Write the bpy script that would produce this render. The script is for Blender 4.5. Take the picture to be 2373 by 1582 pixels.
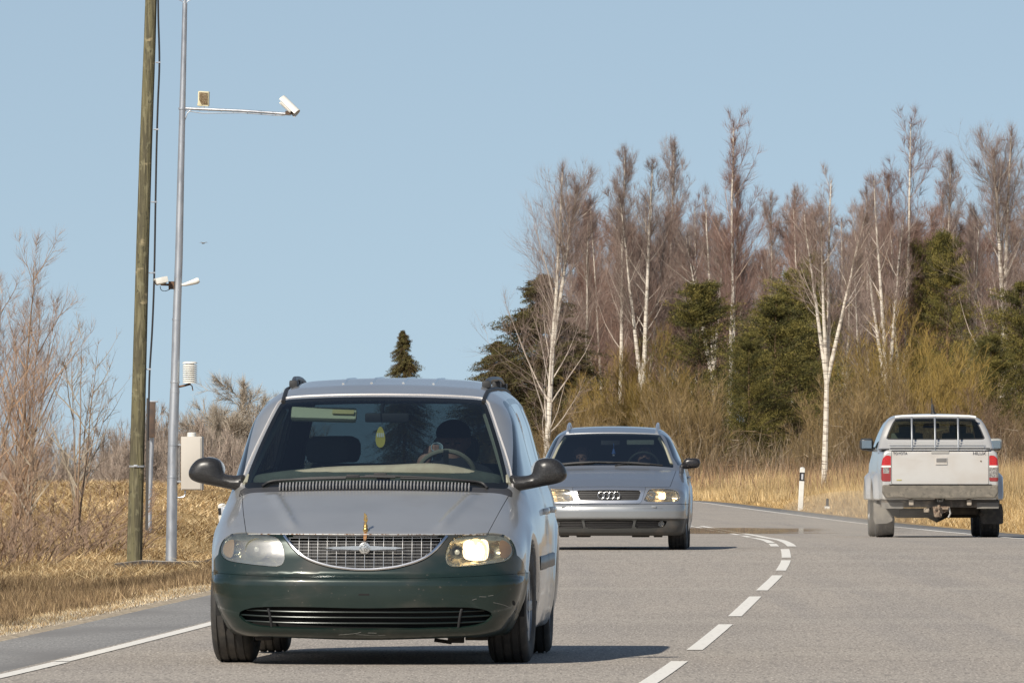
import bpy, bmesh, math, random
import numpy as np
from mathutils import Vector, Matrix, Euler
for o in list(bpy.data.objects): bpy.data.objects.remove(o)
SC = bpy.context.scene
COL = SC.collection
R = math.radians
# ------------------------------------------------------------------ camera
FPX, CX, HY, EYE = 26367.0, 1186.5, 1105.0, 1.10     # focal length (px of the photo), centre, horizon row, eye height
cam = bpy.data.cameras.new('camera'); co = bpy.data.objects.new('camera', cam); COL.objects.link(co)
cam.lens = 400; cam.sensor_width = 36; cam.clip_start = 1; cam.clip_end = 20000
cam.shift_y = (HY-791)/2373.0
co.location = (0, 0, EYE); co.rotation_euler = (R(90), 0, 0)
SC.camera = co
# ------------------------------------------------------------------ sun and sky
SUN = Vector((-0.62, -1.15, 1.0)).normalized()
SUN_EL = math.asin(SUN.z); SUN_AZ = math.atan2(SUN.x, SUN.y)
w = bpy.data.worlds.new('World'); SC.world = w; w.use_nodes = True
nt = w.node_tree; nt.nodes.clear()
sk = nt.nodes.new('ShaderNodeTexSky'); sk.sky_type = 'NISHITA'; sk.sun_disc = False
sk.sun_elevation = SUN_EL; sk.sun_rotation = SUN_AZ; sk.altitude = 0
sk.air_density = 1.0; sk.dust_density = 0.25; sk.ozone_density = 2.2
tint = nt.nodes.new('ShaderNodeMix'); tint.data_type = 'RGBA'; tint.blend_type = 'MULTIPLY'; tint.inputs[0].default_value = 1
tint.inputs[7].default_value = (1.30, 1.12, .95, 1)
bg = nt.nodes.new('ShaderNodeBackground'); bg.inputs[1].default_value = 0.085
wo = nt.nodes.new('ShaderNodeOutputWorld')
wtc = nt.nodes.new('ShaderNodeTexCoord'); wmp = nt.nodes.new('ShaderNodeVectorMath'); wmp.operation = 'ADD'; wmp.inputs[1].default_value = (0, 0, 0.16)
nt.links.new(wtc.outputs['Generated'], wmp.inputs[0]); nt.links.new(wmp.outputs[0], sk.inputs['Vector'])
nt.links.new(sk.outputs[0], tint.inputs[6]); nt.links.new(tint.outputs[2], bg.inputs[0]); nt.links.new(bg.outputs[0], wo.inputs[0])
sl = bpy.data.lights.new('sun', 'SUN'); sl.energy = 4.2; sl.angle = R(0.53); sl.color = (1, 0.93, 0.82)
so = bpy.data.objects.new('sun', sl); COL.objects.link(so); so.rotation_euler = SUN.to_track_quat('Z', 'Y').to_euler()
SC.view_settings.view_transform = 'Standard'; SC.view_settings.look = 'None'
SC.view_settings.exposure = 0.35; SC.view_settings.gamma = 1
SC.render.engine = 'CYCLES'; SC.cycles.transparent_max_bounces = 12; SC.cycles.max_bounces = 7
SC.cycles.sample_clamp_indirect = 6
SC.render.resolution_x = 1024; SC.render.resolution_y = 682
rng = np.random.default_rng(11)
random.seed(5)
# ------------------------------------------------------------------ helpers: objects and tags
def at(px, py, Y):
    s = FPX/Y
    return ((px-CX)/s, Y, EYE+(HY-py)/s)
def tag(o, label=None, cat=None, group=None, kind=None):
    if label: o['label'] = label
    if cat: o['category'] = cat
    if group: o['group'] = group
    if kind: o['kind'] = kind
    return o
def empty(name, loc=(0,0,0), rz=0, parent=None):
    o = bpy.data.objects.new(name, None); COL.objects.link(o); o.location = loc; o.rotation_euler = (0,0,rz)
    o.empty_display_size = 0.2
    if parent: o.parent = parent
    return o
def mesh_np(name, V, F, mat, parent=None, N=None, smooth=True, mats=None):
    """V (n,3); F (m,3) or (m,4) array or list of such arrays"""
    V = np.asarray(V, dtype=np.float32)
    Fs = F if isinstance(F, list) else [F]
    Fs = [np.asarray(f, dtype=np.int32) for f in Fs if len(f)]
    me = bpy.data.meshes.new(name)
    me.vertices.add(len(V)); me.vertices.foreach_set('co', V.ravel())
    loops = np.concatenate([f.ravel() for f in Fs]); tot = np.concatenate([np.full(len(f), f.shape[1], dtype=np.int32) for f in Fs])
    start = np.concatenate([[0], np.cumsum(tot)[:-1]]).astype(np.int32)
    me.loops.add(len(loops)); me.loops.foreach_set('vertex_index', loops.astype(np.int32))
    me.polygons.add(len(tot)); me.polygons.foreach_set('loop_start', start); me.polygons.foreach_set('loop_total', tot)
    me.polygons.foreach_set('use_smooth', np.full(len(tot), bool(smooth)))
    me.update(calc_edges=True); me.validate()
    if N is not None and len(me.vertices) == len(N):
        me.normals_split_custom_set_from_vertices(np.asarray(N, dtype=np.float32).tolist())
    me.materials.append(mat)
    o = bpy.data.objects.new(name, me); COL.objects.link(o)
    if parent: o.parent = parent
    return o
class MB:
    """collects simple shapes into one mesh"""
    def __init__(s): s.V = []; s.F3 = []; s.F4 = []; s.n = 0
    def add(s, V, F):
        V = np.asarray(V, float).reshape(-1, 3)
        F = np.asarray(F, int)
        (s.F4 if F.shape[1] == 4 else s.F3).append(F+s.n); s.V.append(V); s.n += len(V)
    def box(s, c, size, rot=None, bev=0.0):
        bm = bmesh.new(); bmesh.ops.create_cube(bm, size=1)
        for v in bm.verts: v.co = Vector((v.co.x*size[0], v.co.y*size[1], v.co.z*size[2]))
        if bev > 0:
            bmesh.ops.bevel(bm, geom=bm.edges[:]+bm.verts[:], offset=min(bev, min(size)*0.45), segments=2, affect='EDGES', profile=0.7)
        if rot is not None:
            M = Euler(rot).to_matrix()
            for v in bm.verts: v.co = M @ v.co
        for v in bm.verts: v.co += Vector(c)
        s.bm(bm)
    def bm(s, bm):
        bmesh.ops.triangulate(bm, faces=bm.faces[:]); bm.verts.index_update()
        s.add([v.co[:] for v in bm.verts], [[v.index for v in f.verts] for f in bm.faces]); bm.free()
    def tube(s, P, rad, n=8, caps=True):
        P = np.asarray(P, float); m = len(P)
        rad = np.broadcast_to(np.asarray(rad, float), (m,))
        T = np.gradient(P, axis=0); T /= np.linalg.norm(T, axis=1)[:, None]+1e-12
        up = np.array([0, 0, 1.0]) if abs(T[0][2]) < 0.9 else np.array([1.0, 0, 0])
        A = np.cross(T, up); A /= np.linalg.norm(A, axis=1)[:, None]+1e-12
        B = np.cross(T, A)
        a = np.arange(n)*2*math.pi/n
        V = P[:, None]+rad[:, None, None]*(np.cos(a)[None, :, None]*A[:, None]+np.sin(a)[None, :, None]*B[:, None])
        i = np.arange(m-1)[:, None]*n; j = np.arange(n)[None]
        F = np.stack([i+j, i+(j+1) % n, i+n+(j+1) % n, i+n+j], -1).reshape(-1, 4)
        s.add(V.reshape(-1, 3), F)
        if caps:
            b = s.n-m*n
            for e, fl in ((0, 1), ((m-1)*n, 0)):
                s.V.append(P[0 if e == 0 else -1][None]); c = s.n; s.n += 1
                f = np.stack([np.full(n, c), b+e+np.arange(n), b+e+(np.arange(n)+1) % n], -1)
                s.F3.append(f[:, ::-1] if fl else f)
    def lathe(s, prof, c, axis='z', n=32):
        """prof list of (r, h)"""
        prof = np.asarray(prof, float); m = len(prof); a = np.arange(n)*2*math.pi/n
        r = prof[:, 0][:, None]; h = np.broadcast_to(prof[:, 1][:, None], (m, n))
        X, Y = r*np.cos(a), r*np.sin(a)
        V = {'z': (X, Y, h), 'x': (h, X, Y), 'y': (Y, h, X)}[axis]
        V = np.stack(V, -1).reshape(-1, 3)+np.asarray(c, float)
        i = np.arange(m-1)[:, None]*n; j = np.arange(n)[None]
        s.add(V, np.stack([i+j, i+(j+1) % n, i+n+(j+1) % n, i+n+j], -1).reshape(-1, 4))
    def prism(s, pts, y0, y1, plane='xz'):
        """polygon extruded; plane xz extrudes in y, yz in x, xy in z"""
        bm = bmesh.new()
        def P(p, h): return {'xz': (p[0], h, p[1]), 'yz': (h, p[0], p[1]), 'xy': (p[0], p[1], h)}[plane]
        a = [bm.verts.new(P(p, y0)) for p in pts]; b = [bm.verts.new(P(p, y1)) for p in pts]
        bm.faces.new(a); bm.faces.new(b[::-1])
        for i in range(len(pts)): j = (i+1) % len(pts); bm.faces.new([a[i], b[i], b[j], a[j]])
        bmesh.ops.recalc_face_normals(bm, faces=bm.faces[:])
        s.bm(bm)
    def build(s, name, mat, parent=None, smooth=True, ang=35):
        if not s.V: return None
        F = []
        if s.F3: F.append(np.concatenate(s.F3))
        if s.F4: F.append(np.concatenate(s.F4))
        o = mesh_np(name, np.concatenate(s.V), F, mat, parent, smooth=smooth)
        if smooth:
            me = o.data
            try: me.set_sharp_from_angle(angle=R(ang))
            except Exception: pass
        return o
def text_obj(name, body, size, loc, rot, mat, parent=None, extrude=0.002, sx=1.0):
    cu = bpy.data.curves.new(name, 'FONT'); cu.body = body; cu.size = size; cu.extrude = extrude
    cu.align_x = 'CENTER'; cu.align_y = 'CENTER'
    t = bpy.data.objects.new(name, cu); COL.objects.link(t)
    dg = bpy.context.evaluated_depsgraph_get(); me = bpy.data.meshes.new_from_object(t.evaluated_get(dg))
    bpy.data.objects.remove(t)
    o = bpy.data.objects.new(name, me); COL.objects.link(o); me.materials.clear(); me.materials.append(mat)
    o.location = loc; o.rotation_euler = rot; o.scale = (sx, 1, 1)
    if parent: o.parent = parent
    return o
# ------------------------------------------------------------------ helpers: materials
def mat(name, color, rough=0.6, metal=0.0, coat=0.0, noise=None, bump=None, spec=0.5, emit=None, objrand=0.0, aniso=None, coords='Object'):
    """noise = (scale, color2, contrast_lo, contrast_hi[, detail]); bump = (scale, strength, distance)"""
    m = bpy.data.materials.new(name); m.use_nodes = True; n = m.node_tree; b = n.nodes['Principled BSDF']
    b.inputs['Roughness'].default_value = rough; b.inputs['Metallic'].default_value = metal
    b.inputs['Coat Weight'].default_value = coat; b.inputs['Coat Roughness'].default_value = 0.06
    b.inputs['Specular IOR Level'].default_value = spec
    b.inputs['Base Color'].default_value = (*color, 1)
    tc = n.nodes.new('ShaderNodeTexCoord')
    def scaled(scale):
        if isinstance(scale, (tuple, list)):
            mp = n.nodes.new('ShaderNodeMapping'); mp.inputs['Scale'].default_value = scale
            n.links.new(tc.outputs[coords], mp.inputs['Vector']); return mp.outputs[0], 1.0
        return tc.outputs[coords], scale
    last = None
    for ns in (noise if isinstance(noise, list) else [noise] if noise else []):
        vec, s1 = scaled(ns[0])
        t = n.nodes.new('ShaderNodeTexNoise'); t.inputs['Scale'].default_value = s1; t.inputs['Detail'].default_value = ns[4] if len(ns) > 4 else 4
        n.links.new(vec, t.inputs['Vector'])
        r = n.nodes.new('ShaderNodeMapRange'); r.inputs[1].default_value = ns[2]; r.inputs[2].default_value = ns[3]; r.interpolation_type = 'SMOOTHSTEP'
        n.links.new(t.outputs['Fac'], r.inputs[0])
        mx = n.nodes.new('ShaderNodeMix'); mx.data_type = 'RGBA'; mx.inputs[7].default_value = (*ns[1], 1)
        if last is None: mx.inputs[6].default_value = (*color, 1)
        else: n.links.new(last, mx.inputs[6])
        n.links.new(r.outputs[0], mx.inputs[0]); last = mx.outputs[2]
    if objrand:
        oi = n.nodes.new('ShaderNodeObjectInfo'); hs = n.nodes.new('ShaderNodeHueSaturation')
        mr = n.nodes.new('ShaderNodeMapRange'); mr.inputs[3].default_value = 1-objrand; mr.inputs[4].default_value = 1+objrand
        n.links.new(oi.outputs['Random'], mr.inputs[0]); n.links.new(mr.outputs[0], hs.inputs['Value'])
        if last is None: hs.inputs['Color'].default_value = (*color, 1)
        else: n.links.new(last, hs.inputs['Color'])
        last = hs.outputs[0]
    if last is not None: n.links.new(last, b.inputs['Base Color'])
    if bump:
        vec, s1 = scaled(bump[0])
        t = n.nodes.new('ShaderNodeTexNoise'); t.inputs['Scale'].default_value = s1; t.inputs['Detail'].default_value = 5
        n.links.new(vec, t.inputs['Vector'])
        bp = n.nodes.new('ShaderNodeBump'); bp.inputs['Strength'].default_value = bump[1]; bp.inputs['Distance'].default_value = bump[2]
        n.links.new(t.outputs['Fac'], bp.inputs['Height']); n.links.new(bp.outputs[0], b.inputs['Normal'])
    if emit: b.inputs['Emission Color'].default_value = (*emit[0], 1); b.inputs['Emission Strength'].default_value = emit[1]
    return m
def glass(name, tintc, rough=0.02, f0=0.05):
    m = bpy.data.materials.new(name); m.use_nodes = True; n = m.node_tree; n.nodes.clear()
    out = n.nodes.new('ShaderNodeOutputMaterial'); mx = n.nodes.new('ShaderNodeMixShader')
    tr = n.nodes.new('ShaderNodeBsdfTransparent'); tr.inputs[0].default_value = (*tintc, 1)
    gl = n.nodes.new('ShaderNodeBsdfGlossy'); gl.inputs['Roughness'].default_value = rough; gl.inputs[0].default_value = (1, 1, 1, 1)
    lw = n.nodes.new('ShaderNodeLayerWeight'); lw.inputs[0].default_value = 0.5
    pw = n.nodes.new('ShaderNodeMath'); pw.operation = 'POWER'; pw.inputs[1].default_value = 4
    ma = n.nodes.new('ShaderNodeMath'); ma.operation = 'MULTIPLY_ADD'; ma.inputs[1].default_value = 1-f0; ma.inputs[2].default_value = f0
    n.links.new(lw.outputs['Facing'], pw.inputs[0]); n.links.new(pw.outputs[0], ma.inputs[0]); n.links.new(ma.outputs[0], mx.inputs[0])
    n.links.new(tr.outputs[0], mx.inputs[1]); n.links.new(gl.outputs[0], mx.inputs[2]); n.links.new(mx.outputs[0], out.inputs[0])
    return m
# ------------------------------------------------------------------ helpers: implicit surfaces
def sstep(a, b, x):
    t = np.clip((x-a)/(b-a), 0, 1); return t*t*(3-2*t)
def smax(a, b, k): return np.maximum(a, b)+np.maximum(k-np.abs(a-b), 0)**2/(4*k)
def smin(a, b, k): return -smax(-a, -b, k)
def curve1(pts, sigma):
    """smoothed piecewise-linear function; returns f(x) and f'(x)"""
    p = np.asarray(pts, float); h = 0.002
    xs = np.arange(p[0, 0]-4*sigma-.3, p[-1, 0]+4*sigma+.3, h)
    ys = np.interp(xs, p[:, 0], p[:, 1])
    s0 = (p[1, 1]-p[0, 1])/(p[1, 0]-p[0, 0]); s1 = (p[-1, 1]-p[-2, 1])/(p[-1, 0]-p[-2, 0])
    ys = np.where(xs < p[0, 0], p[0, 1]+s0*(xs-p[0, 0]), ys); ys = np.where(xs > p[-1, 0], p[-1, 1]+s1*(xs-p[-1, 0]), ys)
    kx = np.arange(-4*sigma, 4*sigma+h/2, h); kk = np.exp(-kx**2/(2*sigma**2)); kk /= kk.sum()
    n2 = len(kk)//2; sm = np.convolve(ys, kk, 'same'); sm[:n2] = ys[:n2]; sm[-n2:] = ys[-n2:]
    ds = np.gradient(sm, h)
    return (lambda x: np.interp(x, xs, sm)), (lambda x: np.interp(x, xs, ds))
def grad(f, P, e=1e-3):
    G = np.empty_like(P)
    for k in range(3):
        d = np.zeros(3); d[k] = e
        a = P+d; b = P-d
        G[:, k] = (f(a[:, 0], a[:, 1], a[:, 2])-f(b[:, 0], b[:, 1], b[:, 2]))/(2*e)
    return G
def surfnet(f, lo, hi, h):
    lo = np.asarray(lo, float); hi = np.asarray(hi, float)
    n = np.ceil((hi-lo)/h).astype(int)+1
    ax = [lo[k]+h*np.arange(n[k]) for k in range(3)]
    D = np.empty(n, dtype=np.float32)
    for i in range(0, n[0], 16):
        X, Y, Z = np.meshgrid(ax[0][i:i+16], ax[1], ax[2], indexing='ij'); D[i:i+16] = f(X, Y, Z)
    S = D < 0
    c = np.zeros(n-1, dtype=np.int8)
    for a in (0, 1):
        for b in (0, 1):
            for d in (0, 1): c += S[a:n[0]-1+a, b:n[1]-1+b, d:n[2]-1+d]
    act = (c > 0) & (c < 8); idx = -np.ones(act.shape, dtype=np.int64); idx[act] = np.arange(act.sum())
    cells = np.argwhere(act)
    num = np.zeros((len(cells), 3)); cnt = np.zeros(len(cells))
    corners = [(a, b, d) for a in (0, 1) for b in (0, 1) for d in (0, 1)]
    vals = {k: D[cells[:, 0]+k[0], cells[:, 1]+k[1], cells[:, 2]+k[2]] for k in corners}
    for k1 in corners:
        for ax_ in range(3):
            if k1[ax_] == 0:
                k2 = list(k1); k2[ax_] = 1; k2 = tuple(k2)
                v1, v2 = vals[k1], vals[k2]; m = (v1 < 0) != (v2 < 0)
                t = np.where(m, v1/(v1-v2+1e-12), 0)
                p = np.tile(np.array(k1, float), (len(cells), 1)); p[:, ax_] += t
                num[m] += p[m]; cnt[m] += 1
    P = lo+h*(cells+num/cnt[:, None])
    for _ in range(3):
        G = grad(f, P); v = f(P[:, 0], P[:, 1], P[:, 2]); st = v/(np.sum(G*G, 1)+1e-9)
        step = np.clip(st[:, None]*G, -h*.6, h*.6); P = P-step
    F = []
    for a in range(3):
        b, d = (a+1) % 3, (a+2) % 3
        sl0 = [slice(None)]*3; sl1 = [slice(None)]*3
        sl0[a] = slice(0, n[a]-1); sl1[a] = slice(1, n[a])
        for k in (b, d): sl0[k] = slice(1, n[k]-1); sl1[k] = slice(1, n[k]-1)
        s0, s1 = S[tuple(sl0)], S[tuple(sl1)]
        e = np.argwhere(s0 != s1)
        if not len(e): continue
        off = np.zeros(3, int); off[b] = 1; off[d] = 1
        g = e+off; flip = s0[tuple(e.T)]
        def cid(db, dd):
            q = g.copy(); q[:, b] -= db; q[:, d] -= dd; return idx[tuple(q.T)]
        q = np.stack([cid(1, 1), cid(0, 1), cid(0, 0), cid(1, 0)], 1)
        q[~flip] = q[~flip][:, ::-1]
        F.append(q)
    F = np.concatenate(F)
    N = grad(f, P); N /= np.linalg.norm(N, axis=1)[:, None]+1e-9
    T = np.concatenate([F[:, [0, 1, 2]], F[:, [0, 2, 3]]])
    return P, N, T
def clean(M):
    V, N, T = M
    used = np.unique(T); mp = -np.ones(len(V), int); mp[used] = np.arange(len(used))
    return V[used], N[used], mp[T]
def cut(M, field):
    """split triangle mesh by field(x,y,z): returns (inside: field<0, outside)"""
    V, N, T = M
    if not len(T): return M, M
    d = field(V[:, 0], V[:, 1], V[:, 2]); d = np.where(np.abs(d) < 1e-6, 1e-6, d)
    s = d[T] < 0; k = s.sum(1)
    ins = [T[k == 3]]; out = [T[k == 0]]
    E = {}; newV = [V]; newN = [N]; nn = len(V)
    mt = T[(k == 1) | (k == 2)]
    if len(mt):
        ms = d[mt] < 0; one = (ms.sum(1) == 1)
        lone = np.where(one, np.argmax(ms, 1), np.argmax(~ms, 1))
        r = np.arange(len(mt)); a = mt[r, lone]; b = mt[r, (lone+1) % 3]; c = mt[r, (lone+2) % 3]
        eds = np.concatenate([np.stack([a, b], 1), np.stack([a, c], 1)]); es = np.sort(eds, 1)
        u, inv = np.unique(es, axis=0, return_inverse=True); inv = inv.ravel()
        t = d[u[:, 0]]/(d[u[:, 0]]-d[u[:, 1]])
        pv = V[u[:, 0]]+t[:, None]*(V[u[:, 1]]-V[u[:, 0]]); pn = N[u[:, 0]]+t[:, None]*(N[u[:, 1]]-N[u[:, 0]])
        pn /= np.linalg.norm(pn, axis=1)[:, None]+1e-9
        newV.append(pv); newN.append(pn)
        ab = nn+inv[:len(mt)]; ac = nn+inv[len(mt):]
        tip = np.stack([a, ab, ac], 1); q1 = np.stack([ab, b, c], 1); q2 = np.stack([ab, c, ac], 1)
        ins += [tip[one], q1[~one], q2[~one]]; out += [tip[~one], q1[one], q2[one]]
    VV = np.concatenate(newV); NN = np.concatenate(newN)
    return clean((VV, NN, np.concatenate(ins))), clean((VV, NN, np.concatenate(out)))
def flange(M, depth, keep=None):
    """turn the open rims of a cut piece inwards so it has thickness"""
    V, N, T = M
    e = np.concatenate([T[:, [0, 1]], T[:, [1, 2]], T[:, [2, 0]]]); es = np.sort(e, 1)
    u, inv, cn = np.unique(es, axis=0, return_inverse=True, return_counts=True); b = e[cn[inv.ravel()] == 1]
    if not len(b): return M
    if keep is not None:
        mid = (V[b[:, 0]]+V[b[:, 1]])/2; b = b[keep(mid[:, 0], mid[:, 1], mid[:, 2])]
        if not len(b): return M
    n = len(V); k = len(b)
    p0, p1 = V[b[:, 0]], V[b[:, 1]]; n0, n1 = N[b[:, 0]], N[b[:, 1]]
    sn = np.cross(p1-p0, n0); sn /= np.linalg.norm(sn, axis=1)[:, None]+1e-9
    NV = np.concatenate([p0, p1, p1-n1*depth, p0-n0*depth]); NN = np.concatenate([sn]*4)
    i = n+np.arange(k)
    T2 = np.concatenate([np.stack([i+k, i, i+3*k], 1), np.stack([i+k, i+3*k, i+2*k], 1)])
    return np.concatenate([V, NV]), np.concatenate([N, NN]), np.concatenate([T, T2])
def catmull(pts, sub=8, closed=True):
    p = np.asarray(pts, float); n = len(p); out = []
    rngi = range(n if closed else n-1)
    for i in rngi:
        if closed: a, b, c, d = p[(i-1) % n], p[i], p[(i+1) % n], p[(i+2) % n]
        else: a, b, c, d = p[max(i-1, 0)], p[i], p[i+1], p[min(i+2, n-1)]
        for t in np.arange(sub)/sub:
            out.append(0.5*((2*b)+(-a+c)*t+(2*a-5*b+4*c-d)*t*t+(-a+3*b-3*c+d)*t**3))
    if not closed: out.append(p[-1])
    return np.array(out)
def polyf(pts, smooth=True, sub=8):
    """2-D signed distance to a closed outline (negative inside)"""
    P = catmull(pts, sub) if smooth else np.asarray(pts, float)
    A = P; B = np.roll(P, -1, 0)
    lo = P.min(0)-.12; hi = P.max(0)+.12
    def f(u, v):
        u = np.asarray(u, float); v = np.asarray(v, float)
        out = np.maximum(np.maximum(lo[0]-u, u-hi[0]), np.maximum(lo[1]-v, v-hi[1])); out = np.maximum(out, 0)+.12
        m = (u > lo[0]) & (u < hi[0]) & (v > lo[1]) & (v < hi[1])
        uu, vv = u[m], v[m]
        if len(uu) == 0: return out
        best = np.full(len(uu), 1e9); ins = np.zeros(len(uu), bool)
        for (ax_, ay), (bx, by) in zip(A, B):
            dx, dy = bx-ax_, by-ay; L = dx*dx+dy*dy+1e-15
            t = np.clip(((uu-ax_)*dx+(vv-ay)*dy)/L, 0, 1)
            dd = (uu-ax_-t*dx)**2+(vv-ay-t*dy)**2; best = np.minimum(best, dd)
            c = ((ay > vv) != (by > vv)) & (uu < (bx-ax_)*(vv-ay)/((by-ay) if by != ay else 1e-12)+ax_); ins ^= c
        out[m] = np.where(ins, -1, 1)*np.sqrt(best); return out
    return f
def mobj(name, M, mat, parent=None, fl=0.0, keep=None):
    if fl: M = flange(M, fl, keep)
    V, N, T = M
    if len(T) == 0: print('EMPTY', name); return None
    return mesh_np(name, V, T, mat, parent, N=N)
def hit(f, x, z, y0, y1, n=40):
    """first y along +y where the implicit surface is met (vectorised)"""
    x = np.asarray(x, float); z = np.asarray(z, float); x, z = np.broadcast_arrays(x, z)
    a = np.full(x.shape, float(y0)); st = (y1-y0)/n; yy = a.copy(); done = np.zeros(x.shape, bool)
    for i in range(n):
        v = f(x, a, z); new = (~done) & (v < 0); yy[new] = a[new]; done |= new; a = np.where(done, a, a+st)
    lo = yy-st; hi = yy.copy()
    for _ in range(18):
        m = (lo+hi)/2; v = f(x, m, z); hi = np.where(v < 0, m, hi); lo = np.where(v < 0, lo, m)
    return (lo+hi)/2
def capsule_f(segs, k=0.03):
    """smooth union of tapered capsules: (p0, p1, r0, r1)"""
    def f(x, y, z):
        d = None
        for (a, b, r0, r1) in segs:
            ax, ay, az = a; dx, dy, dz = b[0]-ax, b[1]-ay, b[2]-az; L = dx*dx+dy*dy+dz*dz+1e-12
            t = np.clip(((x-ax)*dx+(y-ay)*dy+(z-az)*dz)/L, 0, 1)
            q = np.sqrt((x-ax-t*dx)**2+(y-ay-t*dy)**2+(z-az-t*dz)**2)-(r0+(r1-r0)*t)
            kk = min(k, 0.012) if max(r0, r1) < 0.016 else k
            d = q if d is None else smin(d, q, kk)
        return d
    return f
# ================================================================== ground, road, markings
def tab(pts, sig, h=0.5):
    p = np.array(pts, float); xs = np.arange(-200, 9000, h); ys = np.interp(xs, p[:, 0], p[:, 1])
    k = np.arange(-4*sig, 4*sig+h/2, h); kk = np.exp(-k**2/(2*sig**2)); kk /= kk.sum()
    n2 = len(kk)//2; sm = np.convolve(np.pad(ys, n2, mode='edge'), kk, 'valid')
    return lambda x: np.interp(x, xs, sm)
xc = tab([(-200, -10), (40, -.15), (60, .70), (70, 1.12), (81, 1.55), (97, 2.13), (107, 2.5), (120, 2.90), (132, 3.17), (142, 3.36), (155, 3.52), (172, 3.63),
          (200, 3.52), (231, 3.38), (292, 3.22), (346, 3.1), (395, 3.05), (430, 2.6), (460, -1), (500, -9), (560, -26), (650, -60), (900, -170)], 3)
zr = tab([(-200, 0), (40, .0), (62, 0.0), (132, .268), (150, .262), (167, .213), (190, .19), (230, .17), (430, .22), (600, .5), (900, 1)], 3)
_hg = rng.random((128, 128))
def vnoise(x, y, s):
    x = np.asarray(x)/s+1000; y = np.asarray(y)/s+1000; xi = np.floor(x).astype(int); yi = np.floor(y).astype(int); fx = x-xi; fy = y-yi
    fx = fx*fx*(3-2*fx); fy = fy*fy*(3-2*fy); g = lambda a, b: _hg[a % 128, b % 128]
    return (g(xi, yi)*(1-fx)+g(xi+1, yi)*fx)*(1-fy)+(g(xi, yi+1)*(1-fx)+g(xi+1, yi+1)*fx)*fy-.5
def gz(X, Y):
    X = np.asarray(X, float); Y = np.asarray(Y, float); u = X-xc(Y); z = zr(Y)
    left = sstep(4.7, 7.6, -u); hill = sstep(5.8, 10, -u)
    z = z-.30*left-.05*sstep(4.65, 4.9, np.abs(u))
    z = z+hill*(1.02*sstep(152, 258, Y)-5.0*sstep(268, 420, Y))
    z = z+hill*(.22*vnoise(X, Y, 3.1)+.12*vnoise(X, Y, 1.2))*sstep(140, 175, Y)
    z = z+(.10*vnoise(X, Y, 2.0)+.05*vnoise(X, Y, .6))*sstep(4.9, 7, np.abs(u))
    z = z+.35*vnoise(X, Y, 14)*sstep(7, 14, u)
    z = z-1.5*sstep(700, 1500, Y)
    return z
us = np.concatenate([-np.geomspace(3000, 40, 14), np.arange(-39, -16, 1.0), np.arange(-16, -4.8, .2), [-4.7, -4.5, 0, 4.5, 4.7], np.arange(4.9, 12, .25), np.arange(12, 39, .8), np.geomspace(40, 3000, 14)])
Ys = np.concatenate([[-60, 0, 30], np.arange(50, 330, .6), np.arange(330, 620, 3), np.geomspace(625, 9000, 30)])
U, YY = np.meshgrid(us, Ys); XX = xc(YY)+U; ZZ = gz(XX, YY); ZZ[np.abs(U) < 4.6] -= .04
nc = len(us); i = (np.arange(len(Ys)-1)[:, None]*nc+np.arange(nc-1)[None]).ravel()
F = np.stack([i, i+1, i+nc+1, i+nc], 1)
def colour_attr(o, cols):
    a = o.data.color_attributes.new('Col', 'FLOAT_COLOR', 'POINT'); c = np.ones((len(cols), 4), np.float32); c[:, :3] = cols
    a.data.foreach_set('color', c.ravel())
def attr_mat(name, rough=0.9, speck=None, bump=None, transl=0.0, randv=0.0):
    m = mat(name, (.3, .2, .1), rough, bump=bump, spec=0.2); n = m.node_tree; b = n.nodes['Principled BSDF']
    at_ = n.nodes.new('ShaderNodeAttribute'); at_.attribute_name = 'Col'; last = at_.outputs['Color']
    if speck:
        tc = n.nodes.new('ShaderNodeTexCoord'); t = n.nodes.new('ShaderNodeTexNoise'); t.inputs['Scale'].default_value = speck[0]; t.inputs['Detail'].default_value = 6
        mp = n.nodes.new('ShaderNodeMapping'); mp.inputs['Scale'].default_value = speck[3] if len(speck) > 3 else (1, 1, 1)
        n.links.new(tc.outputs['Object'], mp.inputs[0]); n.links.new(mp.outputs[0], t.inputs['Vector'])
        r = n.nodes.new('ShaderNodeMapRange'); r.inputs[1].default_value = .3; r.inputs[2].default_value = .7; r.inputs[3].default_value = speck[1]; r.inputs[4].default_value = speck[2]
        n.links.new(t.outputs['Fac'], r.inputs[0])
        hs = n.nodes.new('ShaderNodeHueSaturation'); n.links.new(r.outputs[0], hs.inputs['Value']); n.links.new(last, hs.inputs['Color']); last = hs.outputs[0]
    if randv:
        oi = n.nodes.new('ShaderNodeObjectInfo'); hs = n.nodes.new('ShaderNodeHueSaturation'); mr = n.nodes.new('ShaderNodeMapRange')
        mr.inputs[3].default_value = 1-randv; mr.inputs[4].default_value = 1+randv; n.links.new(oi.outputs['Random'], mr.inputs[0])
        n.links.new(mr.outputs[0], hs.inputs['Value']); n.links.new(last, hs.inputs['Color']); last = hs.outputs[0]
    n.links.new(last, b.inputs['Base Color']); return m
x_, y_, u_ = XX.ravel(), YY.ravel(), U.ravel()
straw = np.array([.40, .33, .24]); tan = np.array([.35, .235, .105]); brown = np.array([.17, .11, .055]); dark = np.array([.05, .035, .02])
nz = vnoise(x_, y_, 1.3)+.5*vnoise(x_, y_, .4)
wL = sstep(5.3, 5.9, -u_+.9*nz)
C = straw[None]*(1-wL[:, None])+brown[None]*wL[:, None]
t2 = (sstep(7.2, 8.4, -u_+nz)*sstep(128, 140, y_+6*nz))[:, None]; C = C*(1-t2)+tan[None]*t2
t3 = (u_ > 0)[:, None]*1.0; C = C*(1-t3)+(tan*1.15)[None]*t3
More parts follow.
